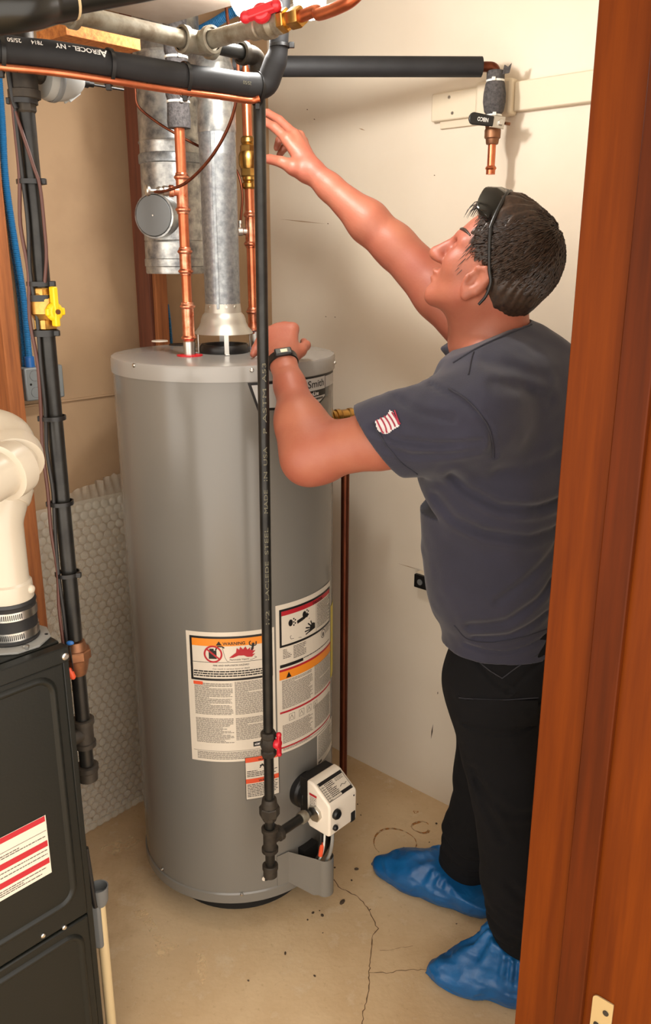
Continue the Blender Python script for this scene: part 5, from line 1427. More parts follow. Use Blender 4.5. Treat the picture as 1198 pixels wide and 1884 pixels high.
class Vol:
    def __init__(self, lo, hi, h):
        self.lo = np.array(lo, float); self.h = h
        self.n = np.maximum(((np.array(hi, float) - self.lo) / h).astype(int) + 1, 4)
        self.d = np.full(self.n, 0.08, np.float32)
        self.ax = [(self.lo[i] + np.arange(self.n[i]) * h).astype(np.float32) for i in range(3)]
    def sub(self, lo, hi):
        s = []
        for i in range(3):
            a = int(max(0, math.floor((lo[i] - self.lo[i]) / self.h))); b = int(min(self.n[i], math.ceil((hi[i] - self.lo[i]) / self.h) + 1))
            if b <= a: return None, None
            s.append(slice(a, b))
        G = np.meshgrid(self.ax[0][s[0]], self.ax[1][s[1]], self.ax[2][s[2]], indexing='ij')
        return tuple(s), G
    def _mix(self, s, e, k, op):
        a = self.d[s]
        if op == 'add':
            hh = np.maximum(k - np.abs(a - e), 0) / k
            self.d[s] = np.minimum(a, e) - hh * hh * k * .25
        else:
            e = -e
            hh = np.maximum(k - np.abs(a - e), 0) / k
            self.d[s] = np.maximum(a, e) + hh * hh * k * .25
    def cone(self, a, b, r1, r2, k=.01, op='add', flat=None):
        """tapered capsule; flat=(dir, factor) squashes the section along dir"""
        a = np.array(a, float); b = np.array(b, float); R = max(r1, r2) + k + .03
        s, G = self.sub(np.minimum(a, b) - R, np.maximum(a, b) + R)
        if s is None: return
        ba = b - a; L2 = max(float(ba @ ba), 1e-9)
        P = [G[i] - a[i] for i in range(3)]
        t = np.clip((P[0] * ba[0] + P[1] * ba[1] + P[2] * ba[2]) / L2, 0, 1)
        Q = [P[i] - t * ba[i] for i in range(3)]
        if flat is not None:
            d = np.array(flat[0], float); d /= np.linalg.norm(d)
            c = Q[0] * d[0] + Q[1] * d[1] + Q[2] * d[2]
            Q = [Q[i] + d[i] * c * (1 / flat[1] - 1) for i in range(3)]
        e = np.sqrt(Q[0] ** 2 + Q[1] ** 2 + Q[2] ** 2) - (r1 + (r2 - r1) * t)
        self._mix(s, e, k, op)
    def ell(self, c, r, ax, k=.01, op='add'):
        c = np.array(c, float); R = max(r) + k + .03
        s, G = self.sub(c - R, c + R)
        if s is None: return
        P = [G[i] - c[i] for i in range(3)]
        k0 = 0; k1 = 0
        for j in range(3):
            u = np.array(ax[j], float)
            q = P[0] * u[0] + P[1] * u[1] + P[2] * u[2]
            k0 = k0 + (q / r[j]) ** 2; k1 = k1 + (q / r[j] ** 2) ** 2
        k0 = np.sqrt(k0); k1 = np.sqrt(k1) + 1e-9
        self._mix(s, k0 * (k0 - 1) / k1, k, op)
    def full(self):
        return np.meshgrid(*self.ax, indexing='ij')
    def plane(self, c, n, k=.004, box=None):
        """cut away the side n points to"""
        n = np.array(n, float); n /= np.linalg.norm(n); c = np.array(c, float)
        if box is None: s = (slice(None),) * 3; G = self.full()
        else: s, G = self.sub(*box)
        e = (G[0] - c[0]) * n[0] + (G[1] - c[1]) * n[1] + (G[2] - c[2]) * n[2]
        a = self.d[s]; hh = np.maximum(k - np.abs(a - e), 0) / k
        self.d[s] = np.maximum(a, e) + hh * hh * k * .25
    def mesh(self):
        d = self.d; n = d.shape
        ins = d < 0
        c8 = [ins[i:n[0] - 1 + i, j:n[1] - 1 + j, k:n[2] - 1 + k] for i in (0, 1) for j in (0, 1) for k in (0, 1)]
        anyi = np.logical_or.reduce(c8); alli = np.logical_and.reduce(c8)
        act = anyi & ~alli
        I = np.argwhere(act)
        idx = np.full(act.shape, -1, np.int64); idx[act] = np.arange(len(I))
        acc = np.zeros((len(I), 3)); cnt = np.zeros(len(I))
        corners = [(i, j, k) for i in (0, 1) for j in (0, 1) for k in (0, 1)]
        for p in corners:
            for axx in range(3):
                if p[axx] == 1: continue
                q = list(p); q[axx] = 1
                v0 = d[I[:, 0] + p[0], I[:, 1] + p[1], I[:, 2] + p[2]]; v1 = d[I[:, 0] + q[0], I[:, 1] + q[1], I[:, 2] + q[2]]
                m = (v0 < 0) != (v1 < 0)
                t = np.where(m, v0 / np.where(m, v0 - v1, 1), 0)
                pt = np.zeros((len(I), 3)); pt[:] = p; pt[:, axx] += t
                acc[m] += pt[m]; cnt[m] += 1
        V_ = self.lo + (I + acc / cnt[:, None]) * self.h
        F = []
        for axx in range(3):
            o1, o2 = [a for a in range(3) if a != axx]
            sl0 = [slice(1, n[a] - 1) for a in range(3)]; sl1 = [slice(1, n[a] - 1) for a in range(3)]
            sl0[axx] = slice(0, n[axx] - 1); sl1[axx] = slice(1, n[axx])
            a0 = ins[tuple(sl0)]; a1 = ins[tuple(sl1)]
            for flip, mm in ((False, a0 & ~a1), (True, ~a0 & a1)):
                E = np.argwhere(mm)
                if not len(E): continue
                E = E + np.array([0 if a == axx else 1 for a in range(3)])
                def cell(u, v):
                    C = E.copy(); C[:, o1] += u; C[:, o2] += v
                    return idx[C[:, 0], C[:, 1], C[:, 2]]
                qd = np.stack([cell(-1, -1), cell(0, -1), cell(0, 0), cell(-1, 0)], 1)
                if flip ^ (axx == 1): qd = qd[:, ::-1]
                F.append(qd)
        F = np.concatenate(F); F = F[(F >= 0).all(1)]
        return V_, F

def np_obj(name, Vv, Ff, mat, parent=None, base=None, smooth_it=0):
    off = np.array(parent['_o']) if parent is not None else np.array(base)
    me = bpy.data.meshes.new(name)
    nv, nf = len(Vv), len(Ff)
    me.vertices.add(nv); me.vertices.foreach_set('co', (Vv - off).astype(np.float32).ravel())
    me.loops.add(nf * 4); me.loops.foreach_set('vertex_index', Ff.astype(np.int32).ravel())
    me.polygons.add(nf); me.polygons.foreach_set('loop_start', np.arange(0, nf * 4, 4, dtype=np.int32))
    me.update(calc_edges=True); me.validate()
    me.materials.append(mat)
    me.shade_smooth()
    o = bpy.data.objects.new(name, me); COL.objects.link(o)
    if parent is None: o.location = tuple(off)
    else: o.parent = parent
    o['_o'] = tuple(off)
    if smooth_it:
        sm_ = o.modifiers.new('relax', 'SMOOTH'); sm_.factor = .5; sm_.iterations = smooth_it
    return o

def A(px, py, Y): return np.array(at(px, py, Y))

# ---- materials
M['skin'] = material('skin', (162, 99, 76), 0.5, col2=(148, 76, 60), vscale=7, sss=.12, bump=.10, bscale=240, contrast=(.35, .75))
M['hair'] = material('wet_brown_hair', (60, 43, 33), 0.40, col2=(30, 21, 17), vscale=140, spec=.4)
M['shirt'] = material('navy_cotton', (43, 43, 59), 0.92, col2=(37, 37, 50), vscale=7, bump=.12, bscale=420, sheen=.15)
M['trousers'] = material('black_twill', (13, 13, 16), 0.95, col2=(10, 10, 12), vscale=9, bump=.15, bscale=380, spec=.25)
M['film'] = material('blue_plastic_film', (12, 90, 148), 0.42, col2=(8, 72, 124), vscale=14, bump=.6, bscale=34, spec=.5)
M['seam'] = material('navy_seam', (44, 44, 54), 0.9)

# ---- joints
ft = np.array([-.90, .436, 0]); ft /= np.linalg.norm(ft)
lt = np.array([-ft[1], ft[0], 0.0])          # his left (towards the camera)
upn = np.array([0, 0, 1.0])
PEL = A(922, 1195, 1.72); WAI = A(918, 1050, 1.71); CHE = A(922, 860, 1.70); UCH = A(925, 720, 1.70); NB = A(908, 632, 1.69)
LS = A(872, 766, 1.515); LE = A(572, 838, 1.585); LW = A(521, 668, 1.748)
RS = np.array([.345, 1.845, 1.462]); RE = A(726, 452, 1.925); RW = A(573, 314, 1.975)
# ---- head frame
yaw, pit = math.radians(21), math.radians(28)
fh0 = np.array([-math.cos(yaw), math.sin(yaw), 0]); lh = np.array([-fh0[1], fh0[0], 0.0])
fh = fh0 * math.cos(pit) + upn * math.sin(pit); uh = np.cross(fh, lh)
HC = A(795, 463, 1.70) - fh * .130 + uh * .040
HA = (fh, lh, uh)
def hd_(f, l, u): return HC + fh * f + lh * l + uh * u

# ---------------------------------------------------------------- skin
body = Vol((-.20, 1.38, 1.18), (.56, 2.16, 1.95), .0034)
B = body
# trunk core (covered by the shirt)
B.cone(CHE + lt * .06, CHE - lt * .06, .10, .10, .03)
B.cone(CHE, NB, .11, .06, .04)
B.cone(LS, NB, .055, .05, .03); B.cone(RS, NB, .055, .05, .03)
# head
B.ell(hd_(-.004, 0, .020), (.092, .077, .089), HA, .01)
B.ell(hd_(.040, 0, -.020), (.060, .064, .088), HA, .03)
B.ell(hd_(.030, 0, -.078), (.060, .056, .046), HA, .03)
B.ell(hd_(.082, 0, -.106), (.020, .024, .018), HA, .02)
B.cone(hd_(.020, .05, -.070), hd_(.082, .018, -.106), .020, .016, .02); B.cone(hd_(.020, -.05, -.070), hd_(.082, -.018, -.106), .020, .016, .02)
for sgn in (1, -1):
    B.ell(hd_(.062, .040 * sgn, -.034), (.030, .024, .028), HA, .02)           # cheek
    B.cone(hd_(.090, .012 * sgn, .010), hd_(.070, .050 * sgn, .010), .012, .010, .012)   # brow
    B.ell(hd_(.094, .031 * sgn, -.006), (.014, .017, .011), HA, .008, 'cut')
    B.ell(hd_(.080, .031 * sgn, -.007), (.0135, .0135, .0125), HA, .003)       # eyeball
    B.ell(hd_(.108, .011 * sgn, -.042), (.012, .009, .009), HA, .006)          # nostril wing
    # ear
    EO = .026
    def hd_e(f, l, u): return hd_(f + EO, l * .965, u - .010)
    ea = (fh * .94 + uh * .34, lh, uh * .94 - fh * .34)
    B.ell(hd_e(-.012, .079 * sgn, -.030), (.021, .009, .033), ea, .006)
    B.ell(hd_e(-.006, .088 * sgn, -.028), (.011, .008, .019), ea, .004, 'cut')
    B.cone(hd_e(-.030, .084 * sgn, -.012), hd_e(-.018, .085 * sgn, .001), .0045, .0045, .004); B.cone(hd_e(-.018, .085 * sgn, .001), hd_e(-.002, .083 * sgn, -.006), .0045, .004, .004)
    B.cone(hd_e(-.030, .084 * sgn, -.012), hd_e(-.022, .083 * sgn, -.046), .0048, .005, .004)
    B.ell(hd_e(-.008, .080 * sgn, -.058), (.009, .006, .011), HA, .006)
    B.ell(hd_e(.006, .080 * sgn, -.030), (.005, .006, .009), HA, .004)
B.cone(hd_(.096, 0, .002), hd_(.120, 0, -.036), .0095, .0125, .010)            # nose
B.ell(hd_(.120, 0, -.040), (.014, .013, .011), HA, .008)
B.ell(hd_(.100, 0, -.067), (.012, .022, .007), HA, .008); B.ell(hd_(.098, 0, -.080), (.011, .019, .007), HA, .008)
B.cone(hd_(.108, .018, -.0735), hd_(.108, -.018, -.0735), .0022, .0022, .003, 'cut')
# neck
B.cone(hd_(-.028, 0, -.055), NB + upn * .01 + ft * .0, .058, .066, .03)
B.cone(hd_(.015, 0, -.085), NB + ft * .045, .040, .045, .03)
B.cone(hd_(-.010, .050, -.060), NB + ft * .060 + lt * .015, .014, .014, .02)   # neck tendon
# left (near) arm
mid = LS * .45 + LE * .55
B.cone(LS, mid, .064, .056, .02); B.cone(mid, LE, .056, .047, .02)
B.cone(LE + np.array([-.005, 0, -.012]), LE + np.array([.03, 0, -.014]), .037, .036, .02)
fm = LE * .68 + LW * .32
B.cone(LE, fm, .047, .047, .03); B.cone(LE + np.array([-.006, 0, -.004]), LE * .62 + LW * .38 + np.array([-.004, 0, 0]), .045, .041, .03); B.cone(LE + np.array([.048, 0, .022]), LE * .75 + LW * .25 + np.array([.026, 0, .0]), .036, .030, .03); B.cone(fm, LE * .25 + LW * .75, .044, .031, .02); B.cone(LE * .25 + LW * .75, LW, .031, .0265, .015, flat=((LW - LE)[[0, 1, 2]] * 0 + np.array([.3, .75, -.6]), .82))
B.cone(LE + np.array([.022, 0, .028]), fm + np.array([.022, .0, .0]), .026, .022, .02)
# left hand: fist closing behind the gas pipe
W = A(521, 655, 1.772)
MC = [A(539, 605, 1.832), A(524, 602, 1.838), A(509, 605, 1.838), A(497, 614, 1.834)]
B.cone(LW, W, .0265, .0235, .012)
for i, q in enumerate(MC): B.cone(W + (np.array([.010, 0, 0]) * (1.2 - i * .8)), q, .0185, .0125, .012)
B.cone(MC[0], MC[3], .011, .010, .010)
FI = [(A(534, 609, 1.884), A(514, 634, 1.890), A(508, 642, 1.868)), (A(514, 606, 1.890), A(496, 634, 1.892), A(490, 645, 1.868)), (A(494, 608, 1.888), A(480, 638, 1.886), A(474, 648, 1.866)), (A(482, 618, 1.878), A(470, 642, 1.872), A(466, 652, 1.856))]
for q, (p1, p2, p3) in zip(MC, FI):
    B.cone(q, p1, .0105, .0098, .003); B.cone(p1, p2, .0096, .0088, .003); B.cone(p2, p3, .0088, .0078, .003)
B.cone(A(534, 658, 1.780), A(553, 645, 1.800), .0165, .0135, .010); B.cone(A(553, 645, 1.800), A(563, 635, 1.828), .0125, .0108, .004); B.cone(A(563, 635, 1.828), A(559, 629, 1.850), .0105, .0085, .003)
# right (far) arm
mid = RS * .5 + RE * .5
B.cone(RS, mid, .062, .056, .02); B.cone(mid, RE, .056, .045, .02)
fm = RE * .68 + RW * .32
B.cone(RE, fm, .043, .043, .02); B.cone(fm, RE * .22 + RW * .78, .043, .028, .02); B.cone(RE * .22 + RW * .78, RW, .028, .0255, .015)
B.cone(RE + np.array([.0, 0, -.016]), fm + np.array([.0, .0, -.016]), .028, .022, .02)
# right hand: index and middle reaching, thumb below
W = A(566, 307, 1.980)
MC = [A(528, 256, 1.985), A(541, 247, 2.000), A(551, 250, 2.022), A(557, 262, 2.042)]
B.cone(RW, W, .0255, .0215, .012)
for i, q in enumerate(MC): B.cone(W, q, .0200, .0125, .012)
B.cone(MC[0], MC[3], .0105, .0095, .010)
FI = [(A(505, 234, 1.996), A(486, 223, 2.010), A(472, 217, 2.026)), (A(514, 221, 2.020), A(491, 207, 2.036), A(474, 200, 2.050)), (A(532, 240, 2.060), A(514, 257, 2.074), A(509, 272, 2.068)), (A(538, 262, 2.084), A(521, 274, 2.092), A(514, 286, 2.088))]
for q, (p1, p2, p3) in zip(MC, FI):
    B.cone(q, p1, .0112, .0100, .003); B.cone(p1, p2, .0098, .0088, .003); B.cone(p2, p3, .0088, .0076, .003)
B.cone(A(560, 318, 1.976), A(540, 308, 1.966), .0190, .0165, .012); B.cone(A(540, 308, 1.966), A(518, 298, 1.970), .0155, .0120, .008); B.cone(A(518, 298, 1.970), A(497, 293, 1.990), .0118, .0105, .003); B.cone(A(497, 293, 1.990), A(480, 291, 2.010), .0100, .0080, .003)
Vb, Fb = body.mesh()
FEET = A(900, 1690, 1.72); base_p = (PEL[0], PEL[1], 0.0)
person = np_obj('person', Vb, Fb, M['skin'], None, base_p, 2)
tag(person, 'man in navy T-shirt and blue shoe covers reaching up to the pipes', 'person')

# ---------------------------------------------------------------- shirt
SHL = .0042
sh = Vol((.02, 1.33, .80), (.62, 2.02, 1.60), SHL)
S = sh
S.cone(PEL + lt * .070 - ft * .015, PEL - lt * .070 - ft * .015, .134, .134, .05)
S.cone(WAI + lt * .070 + ft * .002, WAI - lt * .070 + ft * .002, .136, .136, .06)
S.cone(WAI + upn * .10 + lt * .075 + ft * .006, WAI + upn * .10 - lt * .075 + ft * .006, .137, .137, .05)
S.cone(CHE + lt * .088 + ft * .005, CHE - lt * .088 + ft * .005, .138, .138, .06)
S.cone(UCH + lt * .095 - ft * .01, UCH - lt * .095 - ft * .01, .118, .118, .06)
S.cone(UCH - ft * .03 + lt * .04, NB - ft * .035 - upn * .03, .10, .075, .05)
S.cone(LS, NB + lt * .04 - upn * .02, .078, .060, .05); S.cone(RS, NB - lt * .04 - upn * .02, .074, .060, .05)
S.cone(CHE - ft * .05, UCH - ft * .055, .12, .115, .06)
# sleeves
LC = LS * .50 + LE * .50; LCo = A(712, 833, 1.545)
S.cone(LS, LC, .085, .074, .035); S.cone(LC, LS * .3 + LE * .7, .074, .072, .02)
RC = RS * .48 + RE * .52
S.cone(RS, RC, .080, .074, .03)
S.cone(LS - upn * .03 + lt * -.03, LC * .5 + LS * .5 - upn * .025, .07, .055, .05)
G = S.full()
# cloth folds: grooves drawn as lines in the X-Z plane on the near side, plus soft noise
def grooves(Vv, G, lines, side=1.70):
    X, Y, Z = G
    for pts, depth, w, yref in lines:
        P = [A(x, y, yref) for x, y in pts]
        best = np.full(X.shape, 9.0, np.float32)
        for a, b in zip(P[:-1], P[1:]):
            bx, bz = b[0] - a[0], b[2] - a[2]; L2 = bx * bx + bz * bz
            t = np.clip(((X - a[0]) * bx + (Z - a[2]) * bz) / L2, 0, 1)
            best = np.minimum(best, np.hypot(X - a[0] - t * bx, Z - a[2] - t * bz))
        m = (Y < side)
        Vv.d += (depth * np.exp(-(best / w) ** 2) * m).astype(np.float32)
        Vv.d -= (depth * .6 * np.exp(-((best - w * 1.6) / w) ** 2) * m).astype(np.float32)
grooves(S, G, [
    ([(822, 858), (850, 885), (905, 912), (980, 921), (1040, 915)], .008, .010, 1.56),
    ([(800, 905), (830, 940), (880, 960), (960, 972), (1040, 968)], .006, .010, 1.57),
    ([(690, 800), (740, 818), (810, 822), (880, 812)], .0055, .008, 1.44),
    ([(712, 830), (760, 845), (830, 838), (880, 826)], .004, .007, 1.44),
    ([(735, 745), (780, 765), (830, 768)], .004, .008, 1.45),
    ([(800, 716), (860, 742), (895, 780), (908, 836)], .0035, .0055, 1.46),
    ([(860, 1135), (920, 1120), (980, 1085), (1010, 1060)], .006, .010, 1.58),
    ([(870, 1160), (930, 1150), (1000, 1120)], .0045, .008, 1.58),
    ([(905, 1080), (960, 1040), (1020, 1000)], .004, .010, 1.58),
    ([(890, 690), (940, 700), (1000, 730)], .0035, .012, 1.56),
    ([(880, 660), (930, 668), (990, 690)], .003, .010, 1.58),
    ([(900, 850), (960, 850), (1030, 830)], .003, .012, 1.56),
    ([(855, 1180), (890, 1184), (930, 1182), (1000, 1166)], .0030, .0045, 1.58),
])
S.d += (.0045 * vnoise(G[0], G[1], G[2] * .7, 13.0) + .0020 * vnoise(G[0] + 3, G[1], G[2], 34.0)).astype(np.float32)
# cuts: hem, cuffs, neckline
S.plane((0, 0, .886), (.02, -.03, -1), .004)
bxl = (LC - .16, LC + .13)
cn_ = np.array([-.78, .12, -.60])
S.plane(A(712, 836, 1.545), cn_, .004, (np.array([.02, 1.33, 1.15]), np.array([.245, 1.70, 1.50])))
S.plane(RC, RE - RS, .004, (RC - .12, RC + .12))
nn = np.array([-.40, .06, .91])
S.plane(A(905, 617, 1.64), nn, .004, (np.array([.18, 1.45, 1.36]), np.array([.52, 1.95, 1.60])))
# hollow the openings
S.cone(hd_(-.028, 0, -.055), NB + upn * .012 - upn * .0, .062, .068, .003, 'cut')
S.cone(LS * .36 + LE * .64, LE, .060, .060, .002, 'cut')
S.cone(RS * .5 + RE * .5, RE, .061, .061, .002, 'cut')
Vs, Fs = S.mesh()
shirt = np_obj('shirt', Vs, Fs, M['shirt'], person, None, 2)
shirt['label'] = 'navy cotton T-shirt with short sleeves'

# ---------------------------------------------------------------- trousers
tr = Vol((.14, 1.36, .045), (.66, 2.10, .98), .0055)
T = tr
LH = PEL + lt * .085 - upn * .05; RH = PEL - lt * .085 - upn * .05
LK = A(935, 1452, 1.600); LA = A(952, 1742, 1.560)
RK = A(897, 1432, 1.830); RA_ = A(850, 1602, 1.885)
PEL = PEL - ft * .028
T.cone(PEL + lt * .07, PEL - lt * .07, .124, .124, .04)
T.cone(PEL + lt * .055 + upn * .08, PEL - lt * .055 + upn * .08, .105, .105, .04)
T.cone(LH, LK, .105, .080, .03); T.cone(LK, LK * .45 + LA * .55, .080, .066, .02); T.cone(LK * .45 + LA * .55, LA, .066, .060, .02)
T.cone(RH, RK, .105, .080, .03); T.cone(RK, RK * .45 + RA_ * .55, .078, .073, .02); T.cone(RK * .45 + RA_ * .55, RA_, .073, .066, .02)
G = T.full()
grooves(T, G, [
    ([(872, 1205), (905, 1235), (925, 1248)], .005, .006, 1.58), ([(925, 1248), (960, 1220), (1000, 1195)], .004, .006, 1.58),
    ([(845, 1285), (920, 1290), (995, 1284)], .004, .004, 1.56),
    ([(855, 1336), (920, 1340), (995, 1334)], .004, .004, 1.56),
    ([(868, 1400), (885, 1450), (912, 1500)], .006, .010, 1.60), ([(880, 1440), (930, 1475), (975, 1480)], .004, .010, 1.56),
    ([(930, 1600), (955, 1625), (990, 1620)], .005, .010, 1.56), ([(905, 1690), (950, 1705), (1000, 1700)], .005, .009, 1.55), ([(915, 1655), (955, 1672), (1000, 1665)], .004, .008, 1.55),
    ([(810, 1545), (850, 1562), (905, 1560)], .005, .009, 1.84), ([(800, 1570), (850, 1588), (900, 1592)], .004, .008, 1.84),
], 2.2)
T.d += (.006 * vnoise(G[0], G[1], G[2] * .6, 11.0) + .0022 * vnoise(G[0] + 5, G[1], G[2], 30.0)).astype(np.float32)
T.plane((0, 0, .92), (0, 0, 1), .004)
T.plane(RA_ + np.array([0, 0, -.012]), (.25, .1, -1), .004, (RA_ - .14, RA_ + .14))
T.plane(LA + np.array([0, 0, -.018]), (.1, 0, -1), .004, (LA - .14, LA + .14))
Vt, Ft = T.mesh()
trousers = np_obj('trousers', Vt, Ft, M['trousers'], person, None, 2)
trousers['label'] = 'black work trousers with cargo pocket'

# ---------------------------------------------------------------- shoe covers
def cover_shoe(toe, heel, ank, seed, label):
    toe = np.array(toe, float); heel = np.array(heel, float); d = (toe - heel); L = np.linalg.norm(d[:2]); d = d / np.linalg.norm(d)
    sd = np.array([-d[1], d[0], 0])
    lo = np.minimum(np.minimum(toe, heel), ank) - .09; hi = np.maximum(np.maximum(toe, heel), ank) + .09; lo[2] = -.01; hi[2] = ank[2] + .07
    C = Vol(lo, hi, .0034)
    def q(u, z, s=0): p = heel + d * (L * u) + sd * s; return np.array([p[0], p[1], z])
    C.cone(q(.12, .046), q(.42, .046), .048, .050, .03); C.cone(q(.42, .046), q(.72, .036), .052, .046, .03); C.cone(q(.72, .036), q(.90, .024), .046, .028, .03); C.cone(q(.90, .022), q(.992, .014), .026, .006, .015)
    C.cone(q(.20, .065), ank, .058, .066, .03); C.cone(q(.60, .050), ank + np.array([0, 0, -.015]), .046, .066, .04); C.cone(q(.84, .032), ank + np.array([0, 0, -.006]) + d * .03, .030, .045, .03)
    G = C.full()
    along = (G[0] - heel[0]) * d[0] + (G[1] - heel[1]) * d[1]; across = (G[0] - heel[0]) * sd[0] + (G[1] - heel[1]) * sd[1]
    ang = np.arctan2(G[1] - ank[1], G[0] - ank[0])
    near = np.clip((G[2] - .03) / .08, 0, 1)
    C.d += (.0042 * np.sin(ang * 19 + 3 * np.sin(ang * 3 + seed)) * near * near + .0040 * vnoise(G[0] + seed, G[1], G[2], 24.0) + .0060 * np.abs(vnoise(along * .7 + seed, across * 2.0 + along * .6, G[2] * 2.2, 30.0))).astype(np.float32)
    C.plane((0, 0, .0025), (0, 0, -1), .003)
    C.plane(ank + np.array([0, 0, .018]), (d[0] * -.30, d[1] * -.30, 1), .004)
    C.cone(ank + np.array([0, 0, -.004]), ank + np.array([0, 0, .09]), .055, .055, .003, 'cut')
    Vc, Fc = C.mesh()
    o = np_obj('shoe_cover', Vc, Fc, M['film'], person, None, 1)
    o['label'] = label
    return o
toeF = np.array(atz(684, 1597, 0)); toeN = np.array(atz(783, 1797, 0))
cover_shoe(toeF, toeF + np.array([.315, -.192, 0]), np.array([RA_[0], RA_[1], RA_[2] + .006]), 1.0, 'crinkled blue plastic shoe cover on the far foot')
cover_shoe(toeN, toeN + np.array([.330, -.085, 0]), np.array([LA[0], LA[1], LA[2] + .006]), 5.0, 'crinkled blue plastic shoe cover on the near foot')

# ---------------------------------------------------------------- hair
hv = Vol(HC - .135, HC + .15, .0026)
H = hv
H.ell(hd_(-.004, 0, .024), (.0985, .0825, .0955), HA, .01)
H.ell(hd_(-.022, 0, -.020), (.076, .073, .076), HA, .02)
H.ell(hd_(.030, .0, .085), (.052, .056, .034), HA, .03)
G = H.full()
Pf = (G[0] - HC[0]) * fh[0] + (G[1] - HC[1]) * fh[1] + (G[2] - HC[2]) * fh[2]
Pl = (G[0] - HC[0]) * lh[0] + (G[1] - HC[1]) * lh[1] + (G[2] - HC[2]) * lh[2]
Pu = (G[0] - HC[0]) * uh[0] + (G[1] - HC[1]) * uh[1] + (G[2] - HC[2]) * uh[2]
# hairline: forward limit as a function of height
lim = np.interp(Pu, [-.12, -.075, -.05, -.045, -.02, .01, .035, .060, .085, .12], [-.035, -.022, -.004, .034, .052, .058, .066, .076, .084, .09]) + .004 * vnoise(G[0], G[1], G[2], 90.0) + .006 * vnoise(G[0] + 2, G[1], G[2], 40.0)
low = -.084 + .10 * np.clip(Pf + .02, 0, .2) + .004 * vnoise(G[0], G[1], G[2], 80.0)
H.d = np.maximum(H.d, (Pf - lim).astype(np.float32) * .8)
H.d = np.maximum(H.d, (low - Pu).astype(np.float32) * .8)
for sgn in (1, -1):
    H.ell(hd_(.018, .084 * sgn, -.036), (.025, .022, .034), HA, .004, 'cut')
# combed clumps radiating from the crown
ang = np.arctan2(Pl, Pf + .045)
rad = np.sqrt(Pl ** 2 + (Pf + .045) ** 2 + (Pu - .1) ** 2)
H.d += (np.clip((Pu + .05) / .05, .15, 1) * .0022 * np.sin(ang * 34 + 5 * vnoise(G[0], G[1], G[2], 26.0) + rad * 30) + .0022 * vnoise(G[0], G[1], G[2], 55.0)).astype(np.float32)
Vh, Fh = H.mesh()
hair = np_obj('hair', Vh, Fh, M['hair'], person, None, 1)
hair['label'] = 'short wet dark brown hair'
# loose strands
mbh = MB(); rh = random.Random(21)
crown = np.array([-.055, 0.0, .080])
def skull_pt(v, lift):
    v = np.array(v, float); c = np.array([-.004, 0, .022]); q = v - c
    r = np.array([.0985, .0825, .0950]); s_ = math.sqrt(((q / r) ** 2).sum()); p = c + q / s_
    n = (p - c) / r ** 2; n /= np.linalg.norm(n)
    return p + n * lift
count = 0
for _ in range(12000):
    v = np.array([rh.gauss(0, 1), rh.gauss(0, 1), rh.gauss(0, 1)]); v /= np.linalg.norm(v)
    p = skull_pt(v + np.array([-.004, 0, .022]), .0)
    f_, l_, u_ = p
    if l_ < -.05: continue
    lim_ = np.interp(u_, [-.12, -.075, -.05, -.045, -.02, .01, .035, .060, .085, .12], [-.035, -.022, -.004, .026, .044, .050, .058, .068, .076, .08])
    if f_ > lim_ - .006 or u_ < -.066 + .1 * max(0, f_ + .02): continue
    if abs(f_ - .018) < .030 and u_ < .004 and abs(l_) > .05: continue
    dirn = p - crown; dirn[2] -= .02
    if f_ > .01: dirn = dirn + np.array([.05, 0, -.01])
    dirn = dirn / np.linalg.norm(dirn)
    L = rh.uniform(.014, .034); w = np.array([rh.uniform(-.25, .25) for _k in range(3)])
    pts = []
    ok = True
    for k in range(5):
        q = skull_pt(p + (dirn + w * k * .2) * L * k / 4, .0012 + .0038 * math.sin(k * .8) + rh.uniform(0, .0015))
        lm = np.interp(q[2], [-.12, -.075, -.05, -.045, -.02, .01, .035, .060, .085, .12], [-.035, -.022, -.004, .030, .048, .056, .066, .080, .092, .10])
        if q[0] > lm + .006: ok = False; break
        pts.append(Vector(hd_(*q)))
    if not ok or len(pts) < 3: continue
    mbh.tube(pts, [.0009, .0010, .0009, .0007, .0002][:len(pts)], 4, cap=False); count += 1
    if count > 3200: break
# fringe over the forehead
for k in range(60):
    l0 = rh.uniform(-.045, .055); p = np.array([.064 + rh.uniform(-.014, .006), l0, .086 - .25 * abs(l0) + rh.uniform(-.008, .006)])
    pts = []
    L = rh.uniform(.014, .032)
    for j in range(6):
        t = j / 5
        q = p + np.array([.030 * math.sin(t * 1.8) * L / .03, (l0 * .25 + rh.uniform(-.003, .003)) * t, .010 * math.sin(t * 3.0) - L * t * t * .9])
        pts.append(Vector(hd_(*q)))
    mbh.tube(pts, [.0013, .0013, .0012, .0010, .0007, .0002], 5, cap=False)
# sideburn wisps
for k in range(70):
    p = np.array([rh.uniform(.038, .058), .063 + rh.uniform(0, .006), rh.uniform(-.03, .05)])
    pts = [Vector(hd_(*(p + np.array([.006 * t, .001 * t, -.020 * t])))) for t in (0, .33, .66, 1.0)]
    mbh.tube(pts, [.0008, .0009, .0007, .0002], 4, cap=False)
strands = obj('hair_strands', mbh, M['hair'], hair, smooth=80)
strands['kind'] = 'stuff'

